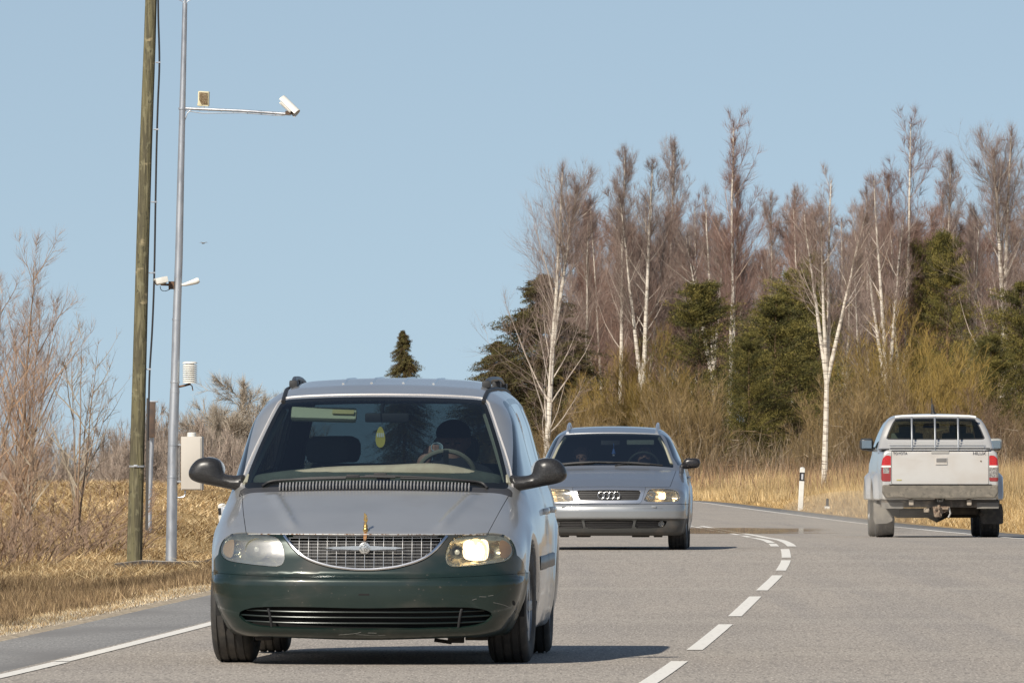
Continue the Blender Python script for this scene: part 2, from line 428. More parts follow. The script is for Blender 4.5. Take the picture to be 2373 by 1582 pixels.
t4 = (sstep(.28, .42, nz)*.5*(u_ < -6))[:, None]; C = C*(1-t4)+brown[None]*t4
ground = mesh_np('ground', np.stack([x_, y_, ZZ.ravel()], 1), F, attr_mat('dry_ground', .95, (14, .6, 1.35), bump=(9, .9, .06)))
colour_attr(ground, C); tag(ground, kind='structure')
def strip(name, u0, u1, Y0, Y1, dz, m, dY=1.0, nu=1, kind='structure'):
    Y = np.arange(Y0, Y1+dY*.5, dY); Y[-1] = Y1; uu = np.linspace(u0, u1, nu+1); A, B = np.meshgrid(uu, Y)
    V = np.stack([(xc(B)+A).ravel(), B.ravel(), (zr(B)+dz).ravel()], 1); k = nu+1
    i = (np.arange(len(Y)-1)[:, None]*k+np.arange(nu)[None]).ravel()
    return tag(mesh_np(name, V, np.stack([i, i+1, i+k+1, i+k], 1), m), kind=kind)
asph = mat('asphalt', (.365, .32, .27), .82, noise=[((.35, .10, 1), (.295, .262, .225), .35, .75, 3), ((2.2, .03, 1), (.30, .268, .235), .45, .7, 2), ((.03, .25, 1), (.375, .335, .285), .45, .75, 2), ((75, 5, 1), (.56, .50, .43), .50, .70, 3), ((60, 4, 1), (.15, .132, .115), .52, .72, 3), ((20, 1.5, 1), (.26, .232, .20), .52, .75, 2)], bump=((70, 70, 1), .35, .01), spec=.35)
asph2 = mat('shoulder_asphalt', (.235, .228, .218), .85, noise=[((60, 5, 1), (.36, .345, .32), .5, .72, 3), ((50, 4, 1), (.14, .135, .13), .52, .72, 3), ((.6, .2, 1), (.185, .178, .17), .4, .7, 4)], bump=((60, 60, 1), .3, .01), spec=.3)
paint = mat('road_paint', (.82, .78, .70), .6, noise=[((30, 6, 1), (.5, .46, .41), .55, .8, 4)])
strip('road', -3.72, 3.72, -20, 760, 0, asph, nu=4)
# asphalt shoulders with a slightly wandering outer edge
for sgn in (-1, 1):
    Y = np.arange(-20, 760, .5); e = 4.72+.10*vnoise(Y, Y*0+7*sgn, 2.5)+.05*vnoise(Y, Y*0, .7)
    P1 = np.stack([xc(Y)+sgn*3.72, Y, zr(Y)-.002], 1); P2 = np.stack([xc(Y)+sgn*e, Y, zr(Y)-.02], 1); P3 = np.stack([xc(Y)+sgn*(e+.03), Y, zr(Y)-.13], 1)
    n = len(Y); V = np.concatenate([P1, P2, P3]); i = np.arange(n-1)
    F = np.concatenate([np.stack([i, i+n, i+n+1, i+1], 1), np.stack([i+n, i+2*n, i+2*n+1, i+n+1], 1)])
    if sgn > 0: F = F[:, ::-1]
    tag(mesh_np('road_shoulder', V, F[:, ::-1], asph2), kind='structure')
def Yof(py):
    Y = np.arange(45, 175, .05); p = HY+(EYE-zr(Y))*FPX/Y; return float(np.interp(-py, -p, Y))
mk = MB()
def line(u0, u1, Y0, Y1, dY=1.5):
    Y = np.append(np.arange(Y0, Y1, dY), Y1); z = zr(Y)+.004
    V = np.concatenate([np.stack([xc(Y)+u0, Y, z], 1), np.stack([xc(Y)+u1, Y, z], 1)]); n = len(Y); i = np.arange(n-1)
    mk.add(V, np.stack([i, i+n, i+n+1, i+1], 1))
line(-3.66, -3.56, 40, 66.6); line(-3.675, -3.575, 66.75, 600); line(3.56, 3.66, 40, 700)
for a, b in ((1600, 1640), (1532, 1586), (1446.6, 1506), (1382, 1428), (1333, 1368), (1298, 1322), (1272, 1292)): line(-.05, .05, Yof(b), Yof(a))
for a, b in ((1259.7, 1266), (1248, 1258)): line(-.15, -.05, Yof(b), Yof(a))
Y = 158.0
while Y < 215: line(-.15, -.05, Y, Y+6); Y += 9
line(.05, .16, Yof(1266), 214)
while Y < 600: line(-.05, .05, Y, Y+6); Y += 12
tag(mk.build('road_markings', paint, smooth=False), kind='structure')
# glossy brown-tinted sheet added on the carriageway to imitate a mirage's reflection
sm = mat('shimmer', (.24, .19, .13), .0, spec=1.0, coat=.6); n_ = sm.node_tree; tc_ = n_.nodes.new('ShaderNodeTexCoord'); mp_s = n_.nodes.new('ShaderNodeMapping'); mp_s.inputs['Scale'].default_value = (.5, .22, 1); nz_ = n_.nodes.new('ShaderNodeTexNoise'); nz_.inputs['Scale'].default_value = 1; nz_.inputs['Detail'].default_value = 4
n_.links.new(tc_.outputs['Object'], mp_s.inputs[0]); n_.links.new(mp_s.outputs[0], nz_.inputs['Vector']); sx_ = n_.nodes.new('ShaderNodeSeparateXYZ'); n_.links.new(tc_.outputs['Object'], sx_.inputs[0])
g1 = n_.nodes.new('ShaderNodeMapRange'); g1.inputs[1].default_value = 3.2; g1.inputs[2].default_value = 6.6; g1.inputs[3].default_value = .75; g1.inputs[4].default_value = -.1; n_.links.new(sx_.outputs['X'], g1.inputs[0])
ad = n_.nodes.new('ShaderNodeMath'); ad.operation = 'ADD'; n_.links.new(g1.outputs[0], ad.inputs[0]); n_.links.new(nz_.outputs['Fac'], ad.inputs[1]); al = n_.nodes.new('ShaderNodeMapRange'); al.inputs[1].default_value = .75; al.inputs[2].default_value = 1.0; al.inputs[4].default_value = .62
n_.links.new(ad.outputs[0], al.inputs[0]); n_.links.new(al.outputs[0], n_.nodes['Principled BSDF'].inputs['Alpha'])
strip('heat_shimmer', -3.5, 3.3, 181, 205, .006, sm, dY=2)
# ================================================================== grass as blades
M_grass = attr_mat('dry_grass', .8)
def blades(name, n, sampler, hfun, wid, cols, lean=.35, label=None, mt=None, seg=1):
    X, Y = sampler(n); n = len(X); Z = gz(X, Y); h = hfun(X, Y)*(.55+.75*rng.random(n))
    a = rng.random(n)*2*math.pi; w = wid*(.6+.8*rng.random(n))*(Y/120.0)**.5; dx, dy = np.cos(a)*w/2, np.sin(a)*w/2
    lx, ly = rng.normal(0, lean, n)*h, rng.normal(0, lean, n)*h
    P0 = np.stack([X-dx, Y-dy, Z-.03], 1); P1 = np.stack([X+dx, Y+dy, Z-.03], 1); P2 = np.stack([X+lx, Y+ly, Z+h], 1)
    V = np.stack([P0, P1, P2], 1).reshape(-1, 3); F = np.arange(3*n).reshape(-1, 3)
    cols = np.array(cols); c = cols[rng.integers(0, len(cols), n)]*(.75+.5*rng.random((n, 1)))*(1+.55*vnoise(X, Y*.35, .7)+.5*vnoise(X+9, Y*.3, 2.4))[:, None]
    o = mesh_np(name, V, F, mt or M_grass, smooth=False); colour_attr(o, np.repeat(c, 3, 0))
    return tag(o, kind='stuff')
def inview(X, Y, m=1.6): return np.abs(X) < Y*1187/FPX+m
def samp(u0, u1, Y0, Y1, dens=None, py=1.6):
    def s(n):
        Y = (Y0**(1-py)+(Y1**(1-py)-Y0**(1-py))*rng.random(n))**(1/(1-py)); u = u0+(u1-u0)*rng.random(n); X = xc(Y)+u
        k = inview(X, Y)
        if dens is not None: k &= rng.random(n) < dens(X, Y, u)
        return X[k], Y[k]
    return s
BR = [(.17, .112, .06), (.24, .165, .09), (.10, .065, .038), (.34, .245, .14), (.20, .14, .07)]
TN = [(.42, .29, .13), (.50, .36, .18), (.34, .22, .09), (.27, .17, .07), (.56, .43, .24)]
o = blades('verge_grass', 200000, samp(-9.5, -5.25, 68, 152, lambda X, Y, u: sstep(5.35, 6.1, -u+1.3*vnoise(X, Y, 1.2))), lambda X, Y: .04+.11*(vnoise(X, Y*.4, .45)+.5)**1.3*.95, .011, BR, .5)
tag(o, 'short brown heathery tufts along the left shoulder of the road', 'grass')
o = blades('verge_gravel', 30000, samp(-5.6, -4.72, 66, 175), lambda X, Y: Y*0+.014, .035, [(.50, .44, .35), (.36, .3, .22), (.62, .57, .48), (.2, .16, .11), (.16, .16, .15)], .6)
tag(o, 'loose pale gravel scattered along the edge of the left asphalt shoulder', 'gravel')
o = blades('verge_straw', 34000, samp(-6.2, -4.95, 68, 175), lambda X, Y: Y*0+.03, .016, [(.50, .38, .22), (.42, .3, .17), (.3, .2, .1), (.6, .5, .33)], 1.2)
tag(o, 'pale flattened straw between the asphalt and the brown tufts', 'straw')
o = blades('field_grass', 230000, samp(-17, -6.4, 128, 285), lambda X, Y: .04+.13*np.clip(vnoise(X, Y, 1.1)+.5, 0, 1)**2, .016, [(.50, .36, .18), (.60, .45, .25), (.40, .27, .13), (.30, .19, .09), (.66, .52, .31), (.22, .14, .06)], 1.9)
tag(o, 'matted tan grass covering the low hill on the left', 'grass')
o = blades('dark_tuft_grass', 14000, samp(-12, -8, 150, 240, lambda X, Y, u: sstep(.1, .25, vnoise(X, Y*.5, 2.2))), lambda X, Y: Y*0+.14, .02, [(.12, .075, .04), (.17, .11, .05)], 1.0)
tag(o, 'darker brown matted patches in the grass of the left hill', 'grass')
o = blades('roadside_grass', 60000, samp(5.1, 9.5, 150, 520, None, .8), lambda X, Y: .10+.35*sstep(5.2, 8.5, X-xc(Y)), .016, TN, .5)
tag(o, 'pale dry grass edging the right side of the far road', 'grass')
o = blades('tall_reeds', 360000, samp(5.2, 34, 235, 560, lambda X, Y, u: sstep(6.2, 8.8, u+1.2*(Y > 400)-4.5*(Y < 300)-.8*(vnoise(X, Y, 6)))*(X < 27)*(X > -9), -.6), lambda X, Y: (.42+.68*sstep(6.5, 11, X-xc(Y)))*(1+.5*vnoise(X, Y, 4))*(1-.2*(Y > 430)), .016, TN[:2]+[(.55, .42, .23), (.40, .28, .14), (.47, .35, .19)], .26)
tag(o, 'tall tan reeds between the road and the edge of the wood', 'reeds')
o = blades('rusty_weeds', 60000, samp(6.4, 32, 330, 540, lambda X, Y, u: sstep(-.05, .25, vnoise(X, Y, 3)+.0)*sstep(8, 11, u+1.5*(Y > 400)), -.8), lambda X, Y: Y*0+1.45, .017, [(.27, .165, .10), (.34, .21, .12), (.20, .125, .08), (.38, .26, .16)], .2)
tag(o, 'rusty brown dead weeds standing behind the tan reeds', 'weeds')
# ================================================================== poles and roadside furniture
def px3(px, py, Y): return np.array(at(px, py, Y))
wood = mat('weathered_wood', (.145, .130, .068), .85, noise=[((14, 14, 1.2), (.085, .075, .045), .38, .62, 5), ((9, 9, 7), (.20, .185, .11), .55, .7, 5), ((22, 22, 14), (.075, .068, .04), .57, .66, 4), ((40, 40, 3), (.19, .17, .10), .52, .66, 3), ((3, 3, 7), (.30, .25, .15), .63, .69, 3)], bump=((45, 45, 3), 1.0, .02))
galv = mat('galvanised_steel', (.50, .52, .55), .42, .75, noise=[((18, 18, 5), (.36, .38, .41), .4, .7, 4), ((3, 3, 1), (.58, .6, .62), .4, .7, 2)])
white_p = mat('white_enamel', (.72, .71, .66), .4, noise=((6, 6, 6), (.6, .58, .52), .5, .8))
cream_p = mat('cream_plastic', (.70, .64, .44), .5, noise=((9, 9, 9), (.55, .48, .3), .5, .8))
black_p = mat('black_rubber', (.02, .02, .022), .6)
rust_b = mat('rusty_bracket', (.20, .11, .06), .7, .3, noise=((20, 20, 20), (.10, .07, .05), .4, .6))
PY = 146.5; PS = FPX/PY
t = empty('power_pole', px3(312, 1314, PY)); tag(t, 'thick greenish wooden pole leaning slightly right beside the metal pole', 'pole')
base = px3(312, 1314, PY)
def rel(px, py, Y=PY, o=base): return px3(px, py, Y)-o
m = MB(); P = [rel(311, 1330), rel(312.5, 1250), rel(317, 1080), rel(323, 860), rel(331, 560), rel(338, 340), rel(347, 100), rel(350, 0), rel(355, -230)]
m.tube(P, [.103, .099, .094, .089, .084, .081, .077, .075, .07], 20); m.build('shaft', wood, t)
m = MB()
cab = [rel(366, -60), rel(367, 40), rel(369.5, 145), rel(366, 240), rel(363, 340), rel(360.5, 470), rel(357.5, 640), rel(353, 760), rel(347, 860), rel(345, 930), rel(343, 1020)]
cab = [p+np.array([0, -.02, 0]) for p in cab]; m.tube(catmull(cab, 5, False), .0125, 8); m.build('cable', black_p, t)
for py, xa, xb in ((145, 361, 369), (300, 356, 365), (468, 350, 361), (632, 345, 357), (855, 338, 347)):
    m = MB(); m.tube([rel(xa, py), rel(xb+2, py+1)], .009, 6); m.box(rel(xb, py)+np.array([0, -.02, 0]), (.035, .04, .02)); m.build('cable_clip', galv, t)
m = MB(); m.lathe([(.100, -.012), (.104, -.010), (.104, .010), (.100, .012)], rel(317.5, 1080), 'z', 24); m.box(rel(315, 1079)+np.array([0, -.104, 0]), (.05, .02, .03), bev=.005); m.build('steel_band', mat('bright_band', (.75, .75, .75), .3, .8), t)
m = MB(); m.box(rel(339.5, 1075)+np.array([0.01, 0, 0]), (.035, .05, 1.7), (0, .01, 0)); m.build('conduit', mat('dark_conduit', (.06, .055, .05), .7), t)
# tall galvanised mast
mb0 = px3(396, 1312, PY-1.0); MYd = PY-1.0
def rm(px, py): return px3(px, py, MYd)-mb0
t = empty('camera_mast', mb0); tag(t, 'slim galvanised steel mast carrying cameras and a long side arm', 'mast')
m = MB(); m.tube([rm(396, 1322), rm(398, 1200), rm(401, 1010), rm(405, 900)], [.072, .068, .064, .060], 24); m.build('lower_shaft', galv, t)
m = MB(); m.tube([rm(404.7, 908), rm(409, 750), rm(414.5, 600), rm(419, 400), rm(424, 200), rm(428.5, 8)], [.056, .053, .050, .044, .038, .031], 24); m.build('upper_shaft', galv, t)
for py, xx, r in ((908, 405, .062), (885, 405.5, .061), (1030, 401, .069), (1105, 399.5, .070), (252, 422, .047), (740, 409, .056)):
    m = MB(); m.lathe([(r-.006, -.014), (r, -.012), (r, .012), (r-.006, .014)], rm(xx, py), 'z', 24); m.build('clamp_ring', galv, t)
m = MB(); m.tube([rm(417, 251), rm(560, 257), rm(674, 265)], .019, 10); m.tube([rm(430, 257), rm(470, 263), rm(560, 262), rm(640, 268), rm(660, 268)], .006, 6)
for xx in (444, 463, 484, 513, 540, 573, 605, 638): m.lathe([(.018, -.004), (.023, -.003), (.023, .003), (.018, .004)], rm(xx, 251+(xx-417)*.054), 'x', 12)
m.tube([rm(442, 255), rm(434, 263), rm(428, 280)], .007, 6); m.build('side_arm', galv, t)
m = MB(); m.tube([rm(408, -3), rm(420, 2), rm(428.5, 9), rm(437, 2), rm(449, -3)], .006, 6); m.tube([rm(428.5, 10), rm(429, -20)], .02, 8); m.build('mast_head', galv, t)
m = MB(); m.box(rm(397, 661), (.07, .08, .10)); m.tube([rm(372, 659), rm(398, 660)], .014, 8); m.build('camera_bracket', rust_b, t)
m = MB(); m.tube(catmull([rm(371, 663), rm(374, 672), rm(384, 674), rm(396, 669)], 5, False), .005, 6); m.build('camera_cable', black_p, t)
m = MB(); m.tube([rm(405, 898), rm(428, 893), rm(442, 889)], .014, 8); m.tube([rm(440, 890), rm(445, 894), rm(447, 905)], .008, 6); m.build('shield_bracket', rust_b, t)
m = MB(); m.tube(catmull([rm(402, 1152), rm(418, 1152), rm(428, 1148), rm(429, 1136)], 5, False), .011, 8); m.tube([rm(415, 1020), rm(415, 1120)], .008, 6)
for py in (1030, 1115): m.box(rm(410, py), (.10, .05, .02))
m.build('cabinet_bracket', galv, t)
# devices
def camera(name, p0, p1, r, label):
    c = (np.array(p0)+np.array(p1))/2; t = empty(name, c); tag(t, label, 'camera')
    d = np.array(p1)-np.array(p0); L = np.linalg.norm(d); q = Vector(d).to_track_quat('Z', 'Y').to_euler()
    m = MB(); m.lathe([(0, -L/2), (r*.8, -L/2), (r, -L/2+.02), (r, L/2-.01), (r*.85, L/2)], (0, 0, 0), 'z', 24); o = m.build('housing', white_p, t); o.rotation_euler = q
    m = MB(); m.lathe([(0, L/2-.006), (r*.8, L/2-.006), (r*.84, L/2+.003)], (0, 0, 0), 'z', 24); o = m.build('lens_window', black_p, t); o.rotation_euler = q
    return t, q, L
t, q, L = camera('traffic_camera', px3(655, 234, MYd), px3(679, 257, MYd-.05), .052, 'white tubular camera tilted down at the end of the side arm')
m = MB(); a = np.linspace(-.35*math.pi, 1.0*math.pi, 18)
for s0 in (0,):
    V = []; 
    for h in (-L/2-.03, L/2+.06):
        for rr in (.068, .063): V += [(rr*math.cos(x), rr*math.sin(x), h) for x in a]
    n = len(a); F = []
    for k in range(n-1): F += [[k, k+1, 2*n+k+1, 2*n+k], [n+k+1, n+k, 3*n+k, 3*n+k+1], [k+1, k, n+k, n+k+1], [2*n+k, 2*n+k+1, 3*n+k+1, 3*n+k]]
    m.add(V, F)
o = m.build('sun_hood', white_p, t); o.rotation_euler = q
m = MB(); m.box(px3(672, 261, MYd)-np.array(t.location), (.12, .05, .04)); m.build('mounting_foot', rust_b, t)
t, q, L = camera('traffic_camera', px3(384, 649, MYd), px3(362, 654, MYd-.12), .042, 'white boxy camera on the short left bracket halfway up the mast')
m = MB(); m.box((0, 0, .012), (.155, .22, .075), (0, R(-12), R(10)), .012); m.build('sun_hood', white_p, t)
t = empty('motion_sensor', px3(440, 654, MYd)); tag(t, 'white spoon shaped sensor pointing right from the middle of the mast', 'sensor')
m = MB(); m.tube([(-.12, .0, -.035), (-.06, 0, -.028), (.02, -.01, -.005), (.09, -.02, .018), (.118, -.02, .03)], [.013, .022, .032, .040, .030], 16); m.build('housing', white_p, t)
t = empty('radar_panel', px3(472, 229, MYd)); tag(t, 'small cream panel with a brown honeycomb face standing on the side arm', 'detector')
m = MB(); m.box((0, .02, 0), (.145, .05, .19), (R(8), R(4), R(-16)), .012); m.box((-.045, .05, -.04), (.06, .09, .11), (0, R(10), 0), .01); m.build('casing', cream_p, t)
hon = mat('honeycomb', (.22, .16, .09), .6); n_ = hon.node_tree; vo = n_.nodes.new('ShaderNodeTexVoronoi'); vo.inputs['Scale'].default_value = 80; tc = n_.nodes.new('ShaderNodeTexCoord')
rp = n_.nodes.new('ShaderNodeValToRGB'); rp.color_ramp.elements[0].color = (.38, .3, .19, 1); rp.color_ramp.elements[1].color = (.12, .08, .04, 1); rp.color_ramp.elements[1].position = .6
n_.links.new(tc.outputs['Object'], vo.inputs['Vector']); n_.links.new(vo.outputs['Distance'], rp.inputs[0]); n_.links.new(rp.outputs[0], n_.nodes['Principled BSDF'].inputs['Base Color'])
m = MB(); m.box((-.002, -.008, .002), (.115, .012, .155), (R(8), R(4), R(-16)), .003); m.build('face', hon, t)
m = MB(); m.tube([(.0, .01, -.09), (.0, .01, -.135)], .01, 8); m.build('stand', galv, t)
t = empty('weather_shield', px3(440, 864, MYd)); tag(t, 'white louvred weather sensor shield beside the lower mast', 'sensor')
m = MB(); m.lathe([(0, .148), (.07, .147), (.092, .135), (.096, .118), (.06, .116)], (0, 0, 0), 'z', 32); m.build('cap', white_p, t)
for k in range(9):
    z = .098-k*.027; m = MB(); m.lathe([(.058, z+.010), (.080, z+.007), (.097, z-.010), (.094, z-.013), (.06, z-.006)], (0, 0, 0), 'z', 32); m.build('louvre', white_p, t)
m = MB(); m.lathe([(0, .12), (.055, .12), (.055, -.13), (0, -.13)], (0, 0, 0), 'z', 20); m.build('core', mat('shield_core', (.10, .09, .08), .8), t)
t = empty('control_cabinet', px3(445.5, 1073, MYd)); tag(t, 'pale grey equipment cabinet mounted on the right of the mast', 'cabinet')
m = MB(); m.box((0, .05, 0), (.27, .20, .685), (0, 0, R(-6)), .008); m.build('box', mat('cabinet_grey', (.48, .445, .39), .5, noise=((4, 4, 2), (.42, .39, .33), .4, .8)), t)
m = MB(); m.box((-.012, -.056, -.003), (.245, .012, .655), (0, 0, R(-6)), .004); m.build('door', mat('cabinet_door', (.51, .475, .42), .5, noise=((3, 3, 1.5), (.44, .41, .36), .4, .8)), t)
m = MB(); m.lathe([(0, .395), (.045, .395), (.056, .385), (.056, .34)], (-.01, .03, 0), 'z', 20); m.build('vent_cap', white_p, t)
# sign seen edge on behind the wooden pole
b = px3(347, 1212, 186); b[2] = gz(b[0], b[1])
t = empty('road_sign', b); tag(t, 'small road sign seen edge on, on a grey post behind the wooden pole', 'sign')
q = lambda px, py: px3(px, py, 186)-b
m = MB(); m.tube([(0, 0, -.2), q(346.5, 1180), q(352, 1010), q(352.5, 935)], .036, 12); m.build('post', galv, t)
m = MB(); m.box(q(350, 972), (.10, .55, .58), (0, R(1.5), R(6)), .01); m.build('sign_plate', mat('sign_back', (.13, .085, .06), .6, .2, noise=((4, 4, 4), (.08, .06, .05), .4, .6)), t)
m = MB(); m.box(q(353, 930), (.19, .12, .03), None, .008); m.build('top_cap', galv, t)
# concrete edging strip near the poles
P = [px3(268, 1331, 139), px3(330, 1323, 141), px3(400, 1318, 143), px3(470, 1314, 145), px3(500, 1312.5, 147), px3(560, 1310, 149)]
m = MB(); P = np.array(P); P[:, 2] = gz(P[:, 0], P[:, 1])+.035; n = len(P); V = np.concatenate([P+np.array([0, dy, dz]) for dy, dz in ((-.5, -.02), (-.5, .09), (.5, .09), (.5, -.02))]); i = np.arange(n-1)
m.add(V, np.concatenate([np.stack([i+k*n, i+(k+1)*n, i+1+(k+1)*n, i+1+k*n], 1)[:, ::-1] for k in range(3)]))
o = m.build('concrete_edging', mat('old_concrete', (.55, .49, .40), .9, noise=((9, 9, 9), (.42, .36, .28), .5, .65)), smooth=False); tag(o, 'low pale concrete edging strip at the foot of the two poles', 'edging')
# delineator posts
def delineator(loc, label, lean, H=1.2):
    t = empty('delineator_post', loc); t.rotation_euler = (0, lean, R(8)); tag(t, label, 'marker post')
    pr = [(-.075, -.02), (-.06, -.05), (.06, -.05), (.075, -.02), (.055, .05), (-.055, .05)]
    def seg(z0, z1, s0=0): 
        m = MB(); m.prism([(a, b) for a, b in pr], z0, z1, 'xy'); return m
    seg(-.2, H*.68).build('lower_body', white_p, t, ang=25)
    seg(H*.68+.001, H*.88).build('black_band', black_p, t, ang=25)
    m = MB(); m.prism([(a, b) for a, b in pr], H*.88+.001, H-.03, 'xy'); m.lathe([(.066, H-.03), (.06, H-.012), (.03, H), (0, H+.002)], (0, 0, 0), 'z', 16); m.build('top_body', white_p, t, ang=25)
    m = MB(); m.box((.0, -.055, H*.78), (.055, .01, .16), None, .003); m.build('reflector', mat('grey_reflector', (.5, .52, .55), .25), t)
    return t
X0, Y0, _ = at(1854.5, 1181, 327); delineator((X0, 327, float(gz(X0, 327))), 'white marker post with a black band beyond the right edge line of the road', R(3), 1.24)
X0 = at(520, 1150, 196)[0]; delineator((X0, 196, float(gz(X0, 196))), 'white marker post in the grass behind the minivan mirror', R(-4), .62)
X0 = at(1917, 1175, 322)[0]; t = empty('stub_post', (X0, 322, float(gz(X0, 322)))); tag(t, 'short dark stub post with a pale foot in the right verge', 'post')
m = MB(); m.tube([(0, 0, .12), (.01, 0, .36)], [.042, .036], 8); m.build('stub', black_p, t); m = MB(); m.box((0, 0, .06), (.16, .12, .16), None, .02); m.build('foot', white_p, t)
# gull-sized bird in the sky
bp = px3(471, 564, 300); t = empty('bird', bp); tag(t, 'tiny dark bird gliding in the sky right of the mast', 'bird')
f = capsule_f([((-.07, 0, 0), (.07, 0, .01), .022, .026), ((.07, 0, .01), (.11, 0, .015), .02, .006), ((-.07, 0, 0), (-.13, 0, -.01), .016, .008), ((0, 0, .01), (.05, -.12, .05), .02, .012), ((.05, -.12, .05), (.0, -.26, .02), .012, .004), ((0, 0, .01), (.05, .12, .05), .02, .012), ((.05, .12, .05), (.0, .26, .02), .012, .004)], .02)
V, N, T = surfnet(f, (-.17, -.3, -.06), (.15, .3, .1), .012); o = mesh_np('body', V, T, mat('bird_grey', (.16, .15, .14), .8), t, N=N); t.rotation_euler = (0, 0, R(60)); t.scale = (.6, .6, .6)
# ================================================================== wheels and vehicle helpers
M_tyre = mat('tyre_rubber', (.035, .033, .031), .75, noise=((14, 14, 14), (.075, .066, .055), .4, .75))
M_rim = mat('alloy', (.30, .31, .32), .4, .7)
M_dark = mat('dark_plastic', (.018, .018, .019), .55)
M_trim = mat('charcoal_trim', (.045, .044, .045), .38, spec=.6)
M_under = mat('underbody', (.03, .027, .025), .85, noise=((8, 8, 8), (.07, .055, .04), .5, .7))
M_chrome = mat('chrome', (.78, .78, .78), .18, 1.0)
M_well = mat('wheel_well', (.012, .012, .012), .9)
def wheel(name, c, R0, W, parent, outward, steer=0.0, rim_r=None, label=None, spokes=5):
    t = empty(name, c, 0, parent); t.rotation_euler = (0, 0, steer)
    rr = rim_r or R0*.62
    m = MB(); h = W/2; prof = [(rr, -h+.012), (rr+.02, -h), (R0-.035, -h-.004), (R0-.014, -h+.006), (R0-.003, -h+.022)]
    g = [-.33, -.11, .11, .33]
    for k in g:
        x = k*W; prof += [(R0, x-.007), (R0-.008, x-.005), (R0-.008, x+.005), (R0, x+.007)]
    prof += [(R0-.003, h-.022), (R0-.014, h-.006), (R0-.035, h+.004), (rr+.02, h), (rr, h-.012)]
    m.lathe(prof, (0, 0, 0), 'x', 56); m.build('tyre', M_tyre, t)
    m = MB(); s = outward
    m.lathe([(rr+.002, s*(h-.012)), (rr-.012, s*(h-.01)), (rr-.02, s*(h-.05)), (.07, s*(h-.055)), (.06, s*(h-.02)), (0, s*(h-.018))], (0, 0, 0), 'x', 40)
    for k in range(spokes):
        a = 2*math.pi*k/spokes; m.box((s*(h-.025), math.cos(a)*rr*.53, math.sin(a)*rr*.53), (.03, .06, rr*.95), (-(a-math.pi/2), 0, 0), .008)
    m.lathe([(rr+.002, -s*(h-.012)), (rr-.03, -s*(h-.03)), (0, -s*(h-.04))], (0, 0, 0), 'x', 30)
    m.build('rim', M_rim, t); return t
def housing(par, s, x, a, z, R0, depth=.3):
    m = MB(); an = np.linspace(math.radians(-8), math.radians(188), 26)
    V = np.concatenate([np.stack([np.full(26, x), a+R0*np.cos(an), z+R0*np.sin(an)], 1), np.stack([np.full(26, x-s*depth), a+R0*np.cos(an), z+R0*np.sin(an)], 1), [[x-s*depth, a, z]]]); i = np.arange(25)
    m.add(V, np.stack([i, i+1, i+27, i+26], 1)); m.F3.append(np.stack([i+26, i+27, np.full(25, 52)], 1)); m.build('wheel_housing', M_well, par)
def surf_patch(f, pts2, y0, y1, off=0.0, res=.01):
    """patch that follows a front surface inside an (x,z) outline; returns mesh tuple"""
    P = np.asarray(pts2); lo = P.min(0)-res; hi = P.max(0)+res
    xs = np.arange(lo[0], hi[0]+res, res); zs = np.arange(lo[1], hi[1]+res, res); X, Z = np.meshgrid(xs, zs)
    Y = hit(f, X.ravel(), Z.ravel(), y0, y1)+off; V = np.stack([X.ravel(), Y, Z.ravel()], 1)
    N = grad(f, V); N /= np.linalg.norm(N, axis=1)[:, None]+1e-9
    k = len(xs); i = (np.arange(len(zs)-1)[:, None]*k+np.arange(k-1)[None]).ravel()
    T = np.concatenate([np.stack([i, i+1, i+k+1], 1), np.stack([i, i+k+1, i+k], 1)])
    return cut((V, N, T), lambda x, y, z: polyf(P, False)(x, z))[0]
def shell_split(M, parts):
    """parts: list of (key, field, gap); returns dict, rest"""
    out = {}
    for key, fld, gap in parts:
        a, _ = cut(M, fld); out[key] = a
        _, M = cut(M, (lambda fld, gap: lambda x, y, z: fld(x, y, z)-gap)(fld, gap))
    return out, M
def sym(pts): return [(-x, z) for x, z in pts]
def follow(f, xz, y0, y1, off, r, m, n=6, sub=1):
    """thin rod lying on the front surface along (x,z) points"""
    xz = np.asarray(xz, float); y = hit(f, xz[:, 0], xz[:, 1], y0, y1)+off
    m.tube(np.stack([xz[:, 0], y, xz[:, 1]], 1), r, n)
def human(name, segs, grid, bounds, matl, loc, rz, label, k=.03):
    f = capsule_f(segs, k); V, N, T = surfnet(f, bounds[0], bounds[1], grid)
    t = empty(name, loc, rz); mesh_np('body', V, T, matl, t, N=N); tag(t, label, 'person'); return t
def flute(m):
    n = m.node_tree; b = n.nodes['Principled BSDF']; tc = n.nodes.new('ShaderNodeTexCoord'); w = n.nodes.new('ShaderNodeTexWave'); w.inputs['Scale'].default_value = 28; w.inputs['Distortion'].default_value = 2.5
    r = n.nodes.new('ShaderNodeMapRange'); r.inputs[3].default_value = .8; r.inputs[4].default_value = 2.4; n.links.new(tc.outputs['Object'], w.inputs['Vector']); n.links.new(w.outputs['Fac'], r.inputs[0]); n.links.new(r.outputs[0], b.inputs['Emission Strength']); return m
